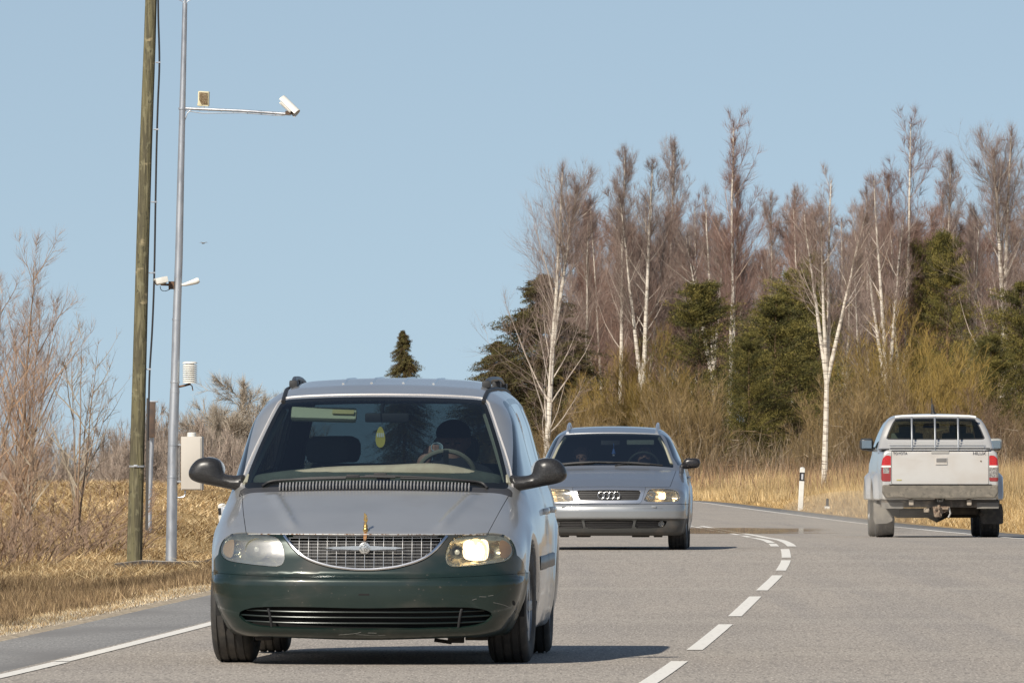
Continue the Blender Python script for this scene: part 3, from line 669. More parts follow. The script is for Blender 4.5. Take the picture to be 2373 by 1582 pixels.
# ================================================================== THE MINIVAN
def build_van():
    A0 = .97; A1 = 3.85; RW = .335; DZ = .023; RC = RW+DZ
    Yb = 66.6-A0*math.cos(R(2.75)); Xb = -.855
    van = empty('minivan', (Xb, Yb, float(zr(66.6))-.008-DZ)); van.rotation_euler = (R(.33), R(.12), -R(2.75))
    tag(van, 'silver grey minivan with dark green front bumper, nearest car, one headlight lit', 'minivan')
    TP, dTP = curve1([(-.3, .66), (.05, .752), (.10, .785), (.45, .90), (.80, 1.00), (.93, 1.035), (1.02, 1.085), (1.75, 1.548), (1.86, 1.592), (2.2, 1.65), (2.8, 1.69), (3.5, 1.695), (4.3, 1.665), (4.7, 1.60), (5.1, 1.5)], .035)
    FY, dFY = curve1([(.0, .30), (.16, .10), (.22, .045), (.30, .012), (.42, 0), (.515, 0), (.530, .012), (.55, .042), (.66, .055), (.76, .085), (.9, .16)], .009)
    RY, dRY = curve1([(.2, 4.72), (.5, 4.80), (1.0, 4.76), (1.5, 4.55), (1.7, 4.4)], .05)
    Wt, dW = curve1([(.1, .86), (.2, .90), (.32, .935), (.45, .95), (.7, .955), (.9, .945), (1.01, .918), (1.1, .878), (1.2, .848), (1.3, .822), (1.42, .79), (1.57, .725), (1.66, .65), (1.75, .55)], .03)
    def F(x, y, z):
        ax = np.abs(x); fr = 1-sstep(1.0, 3.6, y)
        sw = (.25*(np.minimum(ax, 1.1)/.9)**2.7)*(.35+.65*fr)
        yp = y-sw*fr-.0*z
        zp = z+.055*(ax/.85)**2*(.35+.65*sstep(1.2, 2.0, y))
        # centre bulge and side creases of the bonnet
        cr = .020*np.exp(-((ax-(.40+.20*np.clip((yp-.1)/.8, 0, 1)))/.035)**2)*sstep(.12, .3, yp)*(1-sstep(.78, .9, yp))
        top = (zp-TP(yp)-cr)/np.sqrt(1+dTP(yp)**2)
        front = (FY(z)-yp)/np.sqrt(1+np.clip(dFY(z), -3, 3)**2)
        Wl = Wt(z)-.045*np.clip((1.35-y)/1.35, 0, 1.2)**2-.030*sstep(1.05, 1.25, z)*(1-sstep(.9, 2.4, y))-.03*sstep(3.6, 4.8, y)-.030*(1-sstep(.9, 1.7, y))-.036*np.exp(-((z-1.02)/.13)**2)*(1-sstep(1.3, 2.3, y))-.012*sstep(2, 3, y)-.42*np.clip(.52-z, 0, .4)**1.5*(1-sstep(.4, .9, y))
        for a in (A0, A1):
            d = np.sqrt((y-a)**2+(z-RC)**2); Wl = Wl+.016*np.exp(-((d-.43)/.05)**2)*(z > .05)
        Wl = Wl+.010*sstep(.56, .545, z)*sstep(.50, .2, np.abs(y-0)*0+y-0)*1.0*(y < .56)
        side = (ax-Wl)/1.05
        rear = (y-RY(z))/1.05
        f = smax(smax(top, front, .035), side, .15); f = smax(f, rear, .2)
        bot = (.192-.02*np.exp(-(x/.5)**2)*(y < .5))-z
        f = smax(f, bot, .05)
        for a in (A0, A1):
            d = np.sqrt((y-a)**2+(z-RC)**2)-.385; f = smax(f, -np.maximum(d, .58-ax), .012)
        return f
    M = surfnet(F, (-1.06, -.1, .1), (1.06, 4.95, 1.80), .022)
    body_paint = mat('silver_lilac_paint', (.565, .565, .555), .32, .68, coat=.6, noise=[((3, 3, 3), (.525, .525, .515), .4, .7), ((1.5, 1.5, 5), (.46, .43, .40), .58, .8)])
    n = body_paint.node_tree  # fine metallic flake and road dust low on the sides
    green = mat('dark_green_paint', (.010, .023, .019), .33, .3, coat=.5, noise=[((5, 5, 5), (.014, .027, .022), .4, .7), ((2.2, 2.2, 3.5), (.075, .066, .054), .46, .80), ((40, 40, 40), (.10, .09, .075), .66, .8)])
    glass_w = glass('windscreen_glass', (.41, .48, .50), .015, .06); glass_s = glass('side_glass', (.17, .21, .22), .015, .12)
    frit = mat('black_frit', (.008, .009, .010), .15)
    # --- outlines in the front view
    ws = [(0, 1.055), (.45, 1.052), (.70, 1.043), (.757, 1.04), (.775, 1.07), (.733, 1.22), (.68, 1.37), (.627, 1.50), (.600, 1.545), (.55, 1.562), (.30, 1.574), (0, 1.578)]
    ws = ws+[(-x, z) for x, z in ws[-2:0:-1]]
    wsf = polyf(catmull(ws, 6), False)
    hl = [(.468, .63), (.475, .70), (.505, .755), (.56, .775), (.68, .787), (.77, .782), (.825, .755), (.850, .70), (.842, .655), (.80, .628), (.70, .612), (.60, .602), (.505, .598)]
    hlf = [polyf(hl), polyf(sym(hl))]
    gr = [(-.462, .764), (-.40, .69), (-.32, .637), (-.20, .600), (-.08, .584), (0, .581), (.08, .584), (.20, .600), (.32, .637), (.40, .69), (.462, .764)]
    gtop = [(.30, .772), (.15, .775), (0, .776), (-.15, .775), (-.30, .772)]
    gpoly = np.concatenate([catmull(gr, 6, False), catmull(gtop, 3, False)]); grf = polyf(gpoly, False)
    it = [(-.735, .318), (-.70, .345), (-.60, .362), (-.35, .364), (0, .358), (.35, .364), (.60, .362), (.70, .345), (.735, .318), (.70, .275), (.60, .248), (.40, .238), (.15, .234), (0, .232), (-.15, .234), (-.40, .238), (-.60, .248), (-.70, .275)]
    itf = polyf(it)
    fr_only = lambda g, ymax=1.2: (lambda x, y, z: np.maximum(g(x, z), y-ymax))
    def side_poly(pts, xmin=.45):
        g = polyf(pts); return lambda x, y, z: np.maximum(g(y, z), xmin-np.abs(x))
    # hood outline: between fender lines, from hood front edge to cowl
    hx = lambda z: .70+.085*np.clip((z-.79)/.22, 0, 1.1)
    def hood_f(x, y, z):
        yp = y-(.25*(np.abs(x)/.9)**2.7)
        return np.maximum(np.maximum(np.abs(x)-hx(z), .782-z), yp-.905)
    def cowl_f(x, y, z):
        yp = y-(.25*(np.abs(x)/.9)**2.7)*(.35+.65*(1-sstep(1.0, 3.6, y)))
        return np.maximum(np.maximum(np.abs(x)-.80, z-1.30), np.maximum(.905-yp, yp-1.00))
    win1 = side_poly([(1.30, 1.07), (1.95, 1.072), (2.30, 1.078), (2.33, 1.12), (2.33, 1.51), (2.27, 1.555), (2.10, 1.54), (1.93, 1.465), (1.60, 1.275), (1.32, 1.11)])
    win2 = side_poly([(2.42, 1.08), (2.9, 1.085), (3.36, 1.09), (3.39, 1.13), (3.39, 1.52), (3.34, 1.565), (2.9, 1.57), (2.44, 1.56), (2.41, 1.52), (2.41, 1.13)])
    win3 = side_poly([(3.50, 1.09), (4.0, 1.10), (4.42, 1.12), (4.46, 1.18), (4.36, 1.46), (4.28, 1.53), (3.9, 1.54), (3.52, 1.535), (3.48, 1.48), (3.48, 1.13)])
    rwin = lambda x, y, z: np.maximum(polyf([(-.62, 1.10), (.62, 1.10), (.66, 1.16), (.58, 1.50), (.50, 1.55), (-.50, 1.55), (-.58, 1.50), (-.66, 1.16)])(x, z), 4.0-y)
    P, B = shell_split(M, [('ws', fr_only(wsf, 2.6), .0), ('hl0', fr_only(hlf[0], .62), .003), ('hl1', fr_only(hlf[1], .62), .003), ('gr', fr_only(grf, .4), .012), ('it', fr_only(itf, .5), .0),
        ('w1', win1, 0), ('w2', win2, 0), ('w3', win3, 0), ('rw', rwin, 0), ('p1', lambda x, y, z: np.maximum(np.maximum(np.abs(y-2.37)-.05, np.abs(z-1.315)-.225), .5-np.abs(x)), 0), ('p2', lambda x, y, z: np.maximum(np.maximum(np.abs(y-3.435)-.055, np.abs(z-1.325)-.225), .5-np.abs(x)), 0), ('cowl', cowl_f, .003), ('hood', hood_f, .004)])
    # front bumper (dark green) and green upper fascia
    seam = lambda x: .527+.028*(np.abs(x)/.9)**2
    bump_f = lambda x, y, z: np.maximum(np.maximum(z-seam(x), y-.72+.25*(z-.3)), -1)
    fas_f = lambda x, y, z: np.maximum(np.maximum(z-.782, np.maximum(seam(x)-z, (y-(.33+.50*np.clip((.66-z)/.12, 0, 1)*.55)))), -1)
    P2, B = shell_split(B, [('bumper', bump_f, .002), ('fascia', fas_f, .001)])
    liner_cut = lambda x, y, z: z-.21
    def door_line(y0): return lambda x, y, z: np.maximum(np.abs(y-y0)-.0035, np.maximum(.5-np.abs(x), np.maximum(.30-z, z-1.62)))
    for yy in (1.36, 2.37, 3.44): _, B = cut(B, door_line(yy))
    bo = mobj('body', B, body_paint, van, .022)
    mobj('hood', P['hood'], body_paint, van, .02)
    mobj('bumper', P2['bumper'], green, van, .02); mobj('front_panel', P2['fascia'], green, van, .015)
    # windscreen with black border
    ol = np.array([(x_, z_) for x_, z_ in catmull([(.80, 1.05), (.782, 1.14), (.745, 1.25), (.693, 1.38), (.640, 1.508), (.612, 1.553), (.55, 1.575), (.30, 1.588), (0, 1.592)], 5, False)]); ol = np.concatenate([ol, ol[-2::-1]*[-1, 1]])
    m = MB(); follow(F, ol, .4, 2.9, -.001, .0065, m, 6); m.build('windscreen_trim', mat('pale_trim', (.60, .57, .55), .35, .3), van)
    inner, border = cut(P['ws'], lambda x, y, z: wsf(x, z)+.022+.012*(z < 1.075)*1.0)
    w_ = mobj('windscreen', inner, glass_w, van); mobj('border', border, frit, w_)
    for k, nm in (('w1', 'side_window'), ('w2', 'side_window'), ('w3', 'side_window')):
        for s in (1, -1):
            h, _ = cut(P[k], (lambda s: lambda x, y, z: -s*x)(s)); wf = {'w1': win1, 'w2': win2, 'w3': win3}[k]; gi, sl_ = cut(h, lambda x, y, z: wf(x, y, z)+.032); g_ = mobj(nm, gi, glass_s, van); mobj('seal', sl_, frit, g_)
    mobj('rear_window', P['rw'], glass_s, van)
    for k in ('p1', 'p2'):
        for s in (1, -1): mobj('window_pillar', cut(P[k], (lambda s: lambda x, y, z: -s*x)(s))[0], frit, van)
    # inner lining: dark offset shell with the same openings, a little larger
    Fi = lambda x, y, z: smax(F(x, y, z)+.035, .34-z, .05)
    Mi = surfnet(Fi, (-1.0, .0, .2), (1.0, 4.9, 1.75), .05)
    for g in (fr_only(wsf, 2.6), win1, win2, win3, rwin): _, Mi = cut(Mi, (lambda g: lambda x, y, z: g(x, y, z)-.012)(g))
    _, Mi = cut(Mi, lambda x, y, z: y-1.0)if False else (None, cut(Mi, lambda x, y, z: y-.98)[1])
    mobj('interior_lining', Mi, mat('grey_lining', (.10, .10, .095), .9), van)
    # headlights
    lens = glass('headlamp_lens', (.86, .84, .74), .09, .10); hazed = glass('hazed_lens', (.66, .67, .60), .30, .24)
    refl = mat('lamp_reflector', (.72, .70, .62), .22, .85, noise=((30, 4, 30), (.5, .49, .42), .4, .7))
    rim_m = mat('lamp_housing', (.30, .29, .24), .5)
    for i, (key, s) in enumerate((('hl0', 1), ('hl1', -1))):
        V, N, T = P[key]; g = hlf[i]; d = -g(V[:, 0], V[:, 2])
        hlt = mobj('headlight', (V-N*0.001, N, T), lens if s > 0 else hazed, van, .02)
        V2 = V-N*(.012+.075*sstep(0, .06, d))[:, None]
        N2 = None; rb = mesh_np('reflector', V2, T, refl, hlt)
        # round bowls inside and the bulbs
        for bx, bz, r, lit in ((.635, .693, .066, True), (.530, .680, .040, False)):
            yy = float(hit(F, s*bx, bz, -.2, 1.0))
            m = MB(); m.lathe([(.012, .065), (r*.5, .052), (r*.85, .03), (r, .012)], (0, 0, 0), 'y', 28)
            ob = m.build('bowl', mat('bowl_chrome', (.6, .58, .5), .3, 1.0), hlt); ob.location = (s*bx, yy+.012, bz)
            m = MB(); m.lathe([(0, .015), (.014, .02), (.017, .04), (.014, .06)], (0, 0, 0), 'y', 12)
            on = lit and s > 0
            ob = m.build('bulb', mat('lit_bulb', (1, .9, .7), .3, emit=((1, .75, .45), 3)) if on else mat('dull_bulb', (.6, .6, .6), .2), hlt); ob.location = (s*bx, yy+.012, bz)
            if on:
                q = [(-.064, -.045), (-.074, .0), (-.066, .045), (-.025, .060), (-.004, .030), (.004, .030), (.025, .060), (.064, .052), (.076, .0), (.066, -.050), (.03, -.062), (-.03, -.060)]
                Mp = surf_patch(F, catmull([(s*bx+a, bz+b) for a, b in q], 4), -.2, 1.0, .022, .008)
                mobj('glowing_optic', Mp, flute(mat('glow', (1, .9, .75), .5, emit=((1, .78, .50), 1.3))), hlt)
        m = MB(); a = catmull([(s*.775, .748), (s*.815, .735), (s*.838, .70), (s*.826, .660), (s*.785, .645), (s*.770, .69)], 4)
        Mp = surf_patch(F, a, -.2, 1.2, .018, .01); mobj('turn_signal', Mp, mat('amber_lens', (.55, .38, .24) if s < 0 else (.30, .20, .14), .25), hlt)
        V, N, T = flange((V, N, T), .03)
        mobj('housing', flange(P[key], .045), rim_m, hlt) if False else None
    # grille
    V, N, T = P['gr']
    gt = mesh_np('grille', *(flange((V-N*.045, N, T), .01)[i] for i in (0, 2)), mat('grille_black', (.012, .011, .011), .6), van)
    m = MB()
    for k in range(10):
        z = .600+k*.0178; xs = np.linspace(-.46, .46, 60); okm = grf(xs, np.full(60, z)) < -.004; xx = xs[okm]
        if len(xx) > 3: follow(F, np.stack([np.linspace(xx[0], xx[-1], 24), np.full(24, z)], 1), -.2, .6, .008, .0019, m, 5)
    m.build('grille_bar', mat('chrome_bar', (.62, .6, .56), .3, .9), gt)
    m = MB()
    for k in range(17):
        x = (k-8)*.0545; zs = np.linspace(.575, .775, 60); okm = grf(np.full(60, x), zs) < -.004; zz = zs[okm]
        if len(zz) > 3: follow(F, np.stack([np.full(9, x)-.25*x*(np.linspace(zz[-1], zz[0], 9)-.775)*0, np.linspace(zz[0], zz[-1], 9)], 1), -.2, .6, .003, .0017, m, 5)
    m.build('grille_rib', mat('chrome_rib', (.72, .71, .68), .25, .9), gt)
    m = MB(); c = catmull([(-.470, .772)]+gr[1:-1]+[(.470, .772)], 6, False); follow(F, c, -.2, .6, -.001, .0095, m, 8); m.build('surround', M_chrome, gt)
    # winged emblem
    m = MB(); yc = float(hit(F, 0., .700, -.2, .6))
    for s in (1, -1):
        m.prism([(s*.012, .7165), (s*.06, .716), (s*.19, .709), (s*.232, .703), (s*.19, .700), (s*.06, .693), (s*.012, .692)], yc-.012, yc-.002)
        for dz in (.7105, .704, .698): m.box((s*.10, yc-.014, dz), (.17, .004, .0022))
    em = m.build('emblem', M_chrome, gt, smooth=False)
    m = MB(); m.lathe([(0, -.016), (.018, -.015), (.021, -.010), (.026, -.010), (.034, -.008), (.035, 0)], (0, yc-.004, .703), 'y', 32); m.build('medallion', mat('medallion', (.7, .69, .66), .28, .9, noise=((160, 160, 160), (.25, .24, .22), .5, .6)), em)
    # hood front lip (pale trim with brown chips) and gilt ornament
    m = MB(); follow(F, [(x, .7835-.002) for x in np.linspace(-.69, .69, 40)], -.2, .8, .0005, .0035, m, 6); m.build('hood_edge_trim', mat('chipped_lip', (.55, .54, .52), .35, .5, noise=((60, 60, 60), (.22, .13, .08), .5, .62)), van)
    gold = mat('old_gold', (.55, .38, .14), .38, .85, noise=((60, 60, 60), (.25, .14, .05), .5, .65))
    ot = empty('hood_ornament', (0, 0, 0), 0, van); ot['label'] = 'tarnished gold spiky ornament on a round base'
    yb = float(hit(F, 0., .795, -.2, .6)); zb = .80
    m = MB(); m.lathe([(.013, -.012), (.016, -.004), (.015, .004), (.009, .014), (0, .016)], (.0, yb+.012, zb+.010), 'z', 20); m.lathe([(.0, .0), (.010, .002), (.014, .01), (.010, .02), (.004, .026)], (0, yb+.012, zb+.018), 'z', 16); m.build('base', gold, ot)
    m = MB(); q = lambda x, z, d=0: (x, yb+.012+d, zb+z)
    m.tube([q(0, .03), q(.001, .06), q(0, .085), q(-.002, .102)], [.005, .0065, .005, .003], 8)
    for a in ([q(0, .045), q(.009, .06), q(.011, .08)], [q(0, .05), q(-.008, .065), q(-.009, .09)], [q(0, .075), q(.007, .088), q(.006, .098)], [q(0, .035), q(-.007, .04), q(-.010, .052)], [q(0, .08), q(-.006, .095), q(-.008, .108)]): m.tube(a, [.004, .003, .0015], 6)
    m.build('figure', gold, ot)
    m = MB(); P_ = surf_patch(F, catmull([(-.007, .745), (-.009, .78), (-.006, .80), (.006, .80), (.010, .78), (.006, .748)], 3), -.2, .6, -.0012, .006)
    mobj('rust_streak', P_, mat('rust', (.30, .15, .06), .8, noise=((90, 90, 90), (.12, .06, .03), .45, .6)), van)
    # lower intake
    V, N, T = P['it']; itk = mesh_np('air_intake', V+np.array([0, .09, 0]), T, mat('intake_dark', (.004, .004, .004), .9), van)
    # walls of the opening
    def ribbon(pts, d0, d1, name, matl, par):
        xz = catmull(pts, 6); y = hit(F, xz[:, 0], xz[:, 1], -.2, 1.0); n_ = len(xz)
        V = np.concatenate([np.stack([xz[:, 0], y+d0, xz[:, 1]], 1), np.stack([xz[:, 0], y+d1, xz[:, 1]], 1)]); i = np.arange(n_); j = (i+1) % n_
        return mesh_np(name, V, np.stack([i, j, j+n_, i+n_], 1), matl, par)
    ribbon(it, .0, .09, 'lip', mat('green_lip', (.006, .015, .012), .4), itk)
    slat = mat('slat_green', (.008, .014, .012), .28, .2, coat=.35)
    for z0, nm in ((.334, 0), (.303, 1), (.270, 2)):
        xs = np.linspace(-.735, .735, 120); zz = z0+.012*(xs/.7)**4; okm = itf(xs, zz) < -.003; xx = np.linspace(xs[okm][0], xs[okm][-1], 50)
        m = MB(); follow(F, np.stack([xx, z0+.012*(xx/.7)**4], 1), -.2, 1.0, .022, .0055, m, 8); m.build('intake_slat', slat, itk)
    for s in (1, -1):
        m = MB(); follow(F, [(s*.560, .355), (s*.553, .33), (s*.546, .29), (s*.540, .248)], -.2, 1, .014, .0075, m, 8); m.build('intake_divider', M_dark, itk)
    m = MB(); m.box((0, .0015, .437), (.062, .008, .010)); m.build('tow_slot', mat('slot_black', (.003, .003, .003), .8), van)
    Mp = surf_patch(F, catmull([(.845, .40), (.858, .395), (.86, .375), (.848, .372)], 3), -.2, 1.4, -.001, .005); mobj('bumper_hole', Mp, bpy.data.materials['slot_black'], van)
    scr = mat('scrape', (.17, .165, .15), .6)
    for a in ([(.74, .39), (.79, .378), (.83, .36), (.85, .345), (.862, .348)], [(.66, .425), (.70, .423)], [(.71, .428), (.74, .432)], [(-.15, .203), (-.05, .212), (-.02, .22)], [(.02, .215), (.07, .214)], [(-.44, .46), (-.438, .452)], [(.62, .405), (.645, .412)], [(-.40, .49), (-.398, .487)], [(-.05, .206), (.06, .200), (.12, .203)]):
        m = MB(); follow(F, catmull(a, 4, False), -.2, 1.5, .0008, .0016, m, 5); m.build('scratch', scr, van)
    # cowl with slotted grille
    mobj('cowl', P['cowl'], M_trim, van, .01)
    m = MB()
    for k in range(57):
        x = -.555+k*.0198; dz = .020*(1-(x/.62)**2)
        m.box((x, .93+.25*(abs(x)/.9)**2.7, 1.058+dz*.3-.055*(x/.85)**2*.4), (.0085, .055, .026), (R(30), 0, 0), .002)
    m.build('cowl_grille', mat('slot_grey', (.20, .20, .20), .6), van)
    def gy(x, z): return hit(F, x, z, .3, 2.6)
    def wiper(pts, pts2):
        t_ = empty('wiper', (0, 0, 0), 0, van)
        for nm, pp, r, off in (('arm', pts, .008, -.020), ('blade', pts2, .0065, -.007)):
            xz = catmull(pts if nm == 'arm' else pts2, 6, False); y = gy(xz[:, 0], xz[:, 1])+off; m = MB(); m.tube(np.stack([xz[:, 0], y, xz[:, 1]], 1), r, 6); m.build(nm, M_dark, t_)
    wiper([(-.665, 1.053), (-.60, 1.083), (-.40, 1.093), (-.17, 1.100)], [(-.64, 1.075), (-.40, 1.100), (-.10, 1.108), (.12, 1.106)])
    wiper([(.66, 1.045), (.60, 1.080), (.38, 1.094), (.15, 1.100)], [(.62, 1.078), (.42, 1.098), (.15, 1.112), (-.06, 1.114)])
    for x, z in ((-.13, 1.112), (.03, 1.122)):
        m = MB(); y = float(gy(x, z)); m.box((x, y-.014, z), (.075, .02, .020), (0, 0, 0), .004); m.build('washer_box', M_dark, van)
    # roof ditch strips and rails
    def topz(x, y):
        x = np.asarray(x, float); y = np.asarray(y, float); lo = np.full(x.shape, 1.0); hi = np.full(x.shape, 1.9)
        for _ in range(30):
            mid = (lo+hi)/2; v = F(x, y, mid); lo = np.where(v < 0, mid, lo); hi = np.where(v < 0, hi, mid)
        return lo
    for s in (1, -1):
        ys = np.linspace(1.86, 4.3, 40); xs = s*(.595+.035*sstep(1.8, 3.2, ys)); m = MB(); m.tube(np.stack([xs, ys, topz(xs, ys)+.002], 1), .013, 8); m.build('roof_channel', M_dark, van)
        rt = empty('roof_rail', (0, 0, 0), 0, van)
        ys = np.linspace(2.5, 4.05, 22); xs = s*(.575+.03*sstep(2.4, 3.2, ys)); zz = topz(xs, ys)+.010+.040*np.clip(np.sin((ys-2.5)/1.55*math.pi), 0, 1)**.35
        m = MB(); m.tube(np.stack([xs, ys, zz], 1), .016, 8); m.build('bar', M_trim, rt)
        for y0 in (2.56, 3.25, 4.0):
            x0 = s*(.575+.03*float(sstep(2.4, 3.2, np.array(y0)))); m = MB(); m.box((x0, y0, float(topz(x0, y0))+.018), (.05, .15, .045), None, .014); m.build('foot', M_dark, rt)
    for x in (-.27, -.10, .09, .27):
        m = MB(); ys = np.linspace(2.35, 4.3, 24); xs = np.full(24, x); m.tube(np.stack([xs, ys, topz(xs, ys)-.001], 1), .009, 6); m.build('roof_rib', body_paint, van)
    # door mirrors
    mp_ = [(.78, 1.115), (.84, 1.115), (.902, 1.125), (.917, 1.162), (.931, 1.198), (.962, 1.216), (1.016, 1.221), (1.064, 1.207), (1.100, 1.170), (1.115, 1.132), (1.106, 1.096), (1.064, 1.072), (.968, 1.052), (.85, 1.028), (.78, 1.02)]
    mpf = polyf(mp_, True, 5)
    for s in (1, -1):
        mt_ = empty('door_mirror', (0, 0, 0), 0, van)
        def fm(x, y, z, s=s):
            X = x*s; return smax(mpf(X, z)+.001, np.abs(y-1.30-.06*(X-.9))-(.062+.02*sstep(.9, 1.0, X)), .070)
        lo = (.74, 1.15, .95) if s > 0 else (-1.28, 1.15, .95); hi = (1.28, 1.46, 1.28) if s > 0 else (-.74, 1.46, 1.28)
        mobj('casing', surfnet(fm, lo, hi, .012), mat('mirror_casing', (.016, .015, .015), .36, spec=.5, noise=((300, 300, 300), (.05, .05, .05), .5, .6)), mt_)
        m = MB(); m.lathe([(0, .0), (.072, 0), (.072, .004), (0, .004)], (0, 0, 0), 'y', 24); o = m.build('mirror_glass', M_chrome, mt_); o.location = (s*.995, 1.346, 1.15); o.scale = (1.3, 1, 1)
    # moulding strips, handles
    def side_strip(name, y0, y1, z0, th, matl, out=.012, zslope=0):
        for s in (1, -1):
            ys = np.linspace(y0, y1, 20); zz = z0+zslope*(ys-y0); xs = hit(lambda y, x, z: F(s*x, y, z), ys, zz, 1.15, .5)
            V = []
            for k, (dx, dz) in enumerate(((.0, -th/2), (out, -th/2+.006), (out, th/2-.006), (0, th/2))): V.append(np.stack([s*(xs+dx), ys, zz+dz], 1))
            n_ = len(ys); V = np.concatenate(V); i = np.arange(n_-1); Fq = np.concatenate([np.stack([i+k*n_, i+k*n_+1, i+(k+1)*n_+1, i+(k+1)*n_], 1) for k in range(3)])
            mesh_np(name, V, Fq, matl, van)
    side_strip('side_moulding', 1.40, 2.33, .60, .085, M_trim); side_strip('side_moulding', 2.42, 3.38, .60, .085, M_trim)
    for yy in (2.20, 3.30):
        for s in (1, -1):
            x = float(hit(lambda y, x, z: F(s*x, y, z), np.array(yy), np.array(.90), 1.15, .5)); m = MB(); m.box((s*(x+.015), yy, .90), (.035, .17, .038), None, .012); m.build('door_handle', body_paint, van)
    # wheels and underside
    for s in (1, -1):
        wheel('wheel', (s*(.805), A0, RC), RW, .225, van, s, R(-3)); wheel('wheel', (s*.80, A1, RC), RW, .215, van, s)
    m = MB(); m.box((0, 2.4, .27), (1.5, 4.1, .10), None, .03); m.box((-.02, .75, .215), (.95, .5, .07), None, .02); m.box((-.02, A1, .30), (1.3, .09, .09), None, .02); m.box((0, A0, .27), (1.25, .08, .06))
    m.box((.50, .62, .165), (.09, .12, .035)); m.box((-.62, .62, .185), (.10, .12, .05), None, .012); m.box((.42, .70, .155), (.10, .08, .02), (0, R(8), 0)); m.box((.62, .64, .178), (.13, .12, .03), None, .008)
    m.build('underbody', M_under, van)
    for s in (1, -1):
        for a in (A0, A1):
            housing(van, s, s*.90, a, RC, .40)
    # --- cabin
    dashm = mat('olive_dash', (.165, .165, .125), .8, noise=((20, 20, 20), (.18, .185, .14), .4, .6))
    fd = lambda x, y, z: smax(smax(z-(1.175-.16*sstep(1.40, 1.78, y)-.07*(np.abs(x)/.8)**2+.025*np.exp(-((x-.36)/.22)**2)), y-1.72, .08), smax(np.abs(x)-.74, smax(.7-z, 1.10-y+.25*(np.abs(x)/.9)**2.7, .03), .06), .05)
    mobj('dashboard', surfnet(fd, (-.9, .9, .6), (.9, 1.9, 1.25), .03), dashm, van)
    st = empty('steering_wheel', (.380, 1.80, 1.110), 0, van); st.rotation_euler = (R(-62), 0, 0)
    a = np.linspace(0, 2*math.pi, 49); m = MB(); m.tube(np.stack([.168*np.cos(a), .168*np.sin(a), a*0], 1), .015, 8, False)
    m.build('rim', mat('wheel_beige', (.30, .27, .20), .7), st)
    m = MB(); m.box((0, 0, -.02), (.14, .10, .05), None, .02); m.box((0, 0, -.015), (.32, .03, .02)); m.box((0, -.09, -.015), (.03, .18, .02)); m.build('hub', mat('hub_dark', (.05, .05, .045), .7), st)
    seatm = mat('grey_cloth', (.17, .175, .155), .9)
    def seat(x, y, w_=.50, light=False):
        t_ = empty('seat', (x, y, 0), 0, van); sm = seatm
        f1 = lambda X, Y, Z: smax(smax(np.abs(X)-w_/2, np.abs(Y+.02)-.27, .08), np.abs(Z-.56)-.08, .07)
        mobj('cushion', surfnet(f1, (-.35, -.4, .4), (.35, .4, .75), .04), sm, t_)
        f2 = lambda X, Y, Z: smax(smax(np.abs(X)-w_/2+.05*sstep(.9, 1.2, Z), np.abs(Y-.28-.22*(Z-.6))-.06, .06), np.abs(Z-.86)-.30, .12)
        mobj('backrest', surfnet(f2, (-.35, .05, .5), (.35, .6, 1.25), .04), sm, t_)
        f3 = lambda X, Y, Z: smax(smax(np.abs(X)-.13, np.abs(Y-.42)-.045, .05), np.abs(Z-1.26)-.085, .06)
        mobj('headrest', surfnet(f3, (-.2, .3, 1.1), (.2, .55, 1.4), .03), sm, t_)
    for x in (-.38, .38): seat(x, 2.15)
    for x in (-.36, .36): seat(x, 3.05, .52)
    m = MB(); m.box((0, 3.95, .9), (1.2, .12, .55), None, .05); m.build('rear_bench', seatm, van)
    m = MB(); m.box((-.352, 1.845, 1.472), (.39, .045, .088), (R(-38), R(1.5), 0), .02); sv = m.build('sun_visor', mat('visor_cream', (.60, .60, .40), .8), van)
    m = MB(); m.box((-.235, 1.812, 1.487), (.13, .01, .03), (R(-38), R(1.5), 0), .003); m.build('label_patch', mat('visor_label', (.62, .52, .22), .7), sv)
    m = MB(); m.box((.03, 1.72, 1.455), (.26, .03, .055), None, .018); m.tube([(0, 1.72, 1.47), (-.0, 1.80, 1.54)], .01); m.build('rear_view_mirror', M_dark, van)
    for s in (1, -1): m = MB(); m.tube([(s*.77, 1.22, 1.06), (s*.68, 1.62, 1.30), (s*.60, 1.95, 1.49)], .022, 8); m.build('pillar_trim', mat('pillar_beige', (.30, .29, .22), .8), van)
    # air freshener hanging from the mirror
    M4 = Matrix.Translation(van.location) @ van.rotation_euler.to_matrix().to_4x4()
    W = lambda p: M4 @ Vector(p)
    t_ = empty('air_freshener', W((-.007, 1.69, 1.34)), van.rotation_euler[2]); tag(t_, 'yellow oval air freshener hanging behind the minivan windscreen', 'air freshener')
    m = MB(); m.tube([(0, 0, .09), (0, .01, .145)], .0035, 6); m.build('cord', M_dark, t_)
    m = MB(); a = np.linspace(0, 2*math.pi, 24, endpoint=False); m.prism([(.028*math.cos(q_)*(1-.25*math.sin(q_)), .062*math.sin(q_)) for q_ in a], -.004, .004); m.build('tag', mat('lemon_card', (.62, .50, .10), .6), t_)
    m = MB(); 
    for k in range(4): m.box((-.0165+k*.011, -.0055, .012), (.007, .003, .024))
    m.build('white_bars', mat('white_ink', (.8, .8, .78), .6), t_)
    # the driver
    sk = mat('skin_driver', (.42, .235, .175), .6); cl = mat('dark_jacket', (.03, .032, .04), .9); cp = mat('black_cap', (.008, .008, .009), .95)
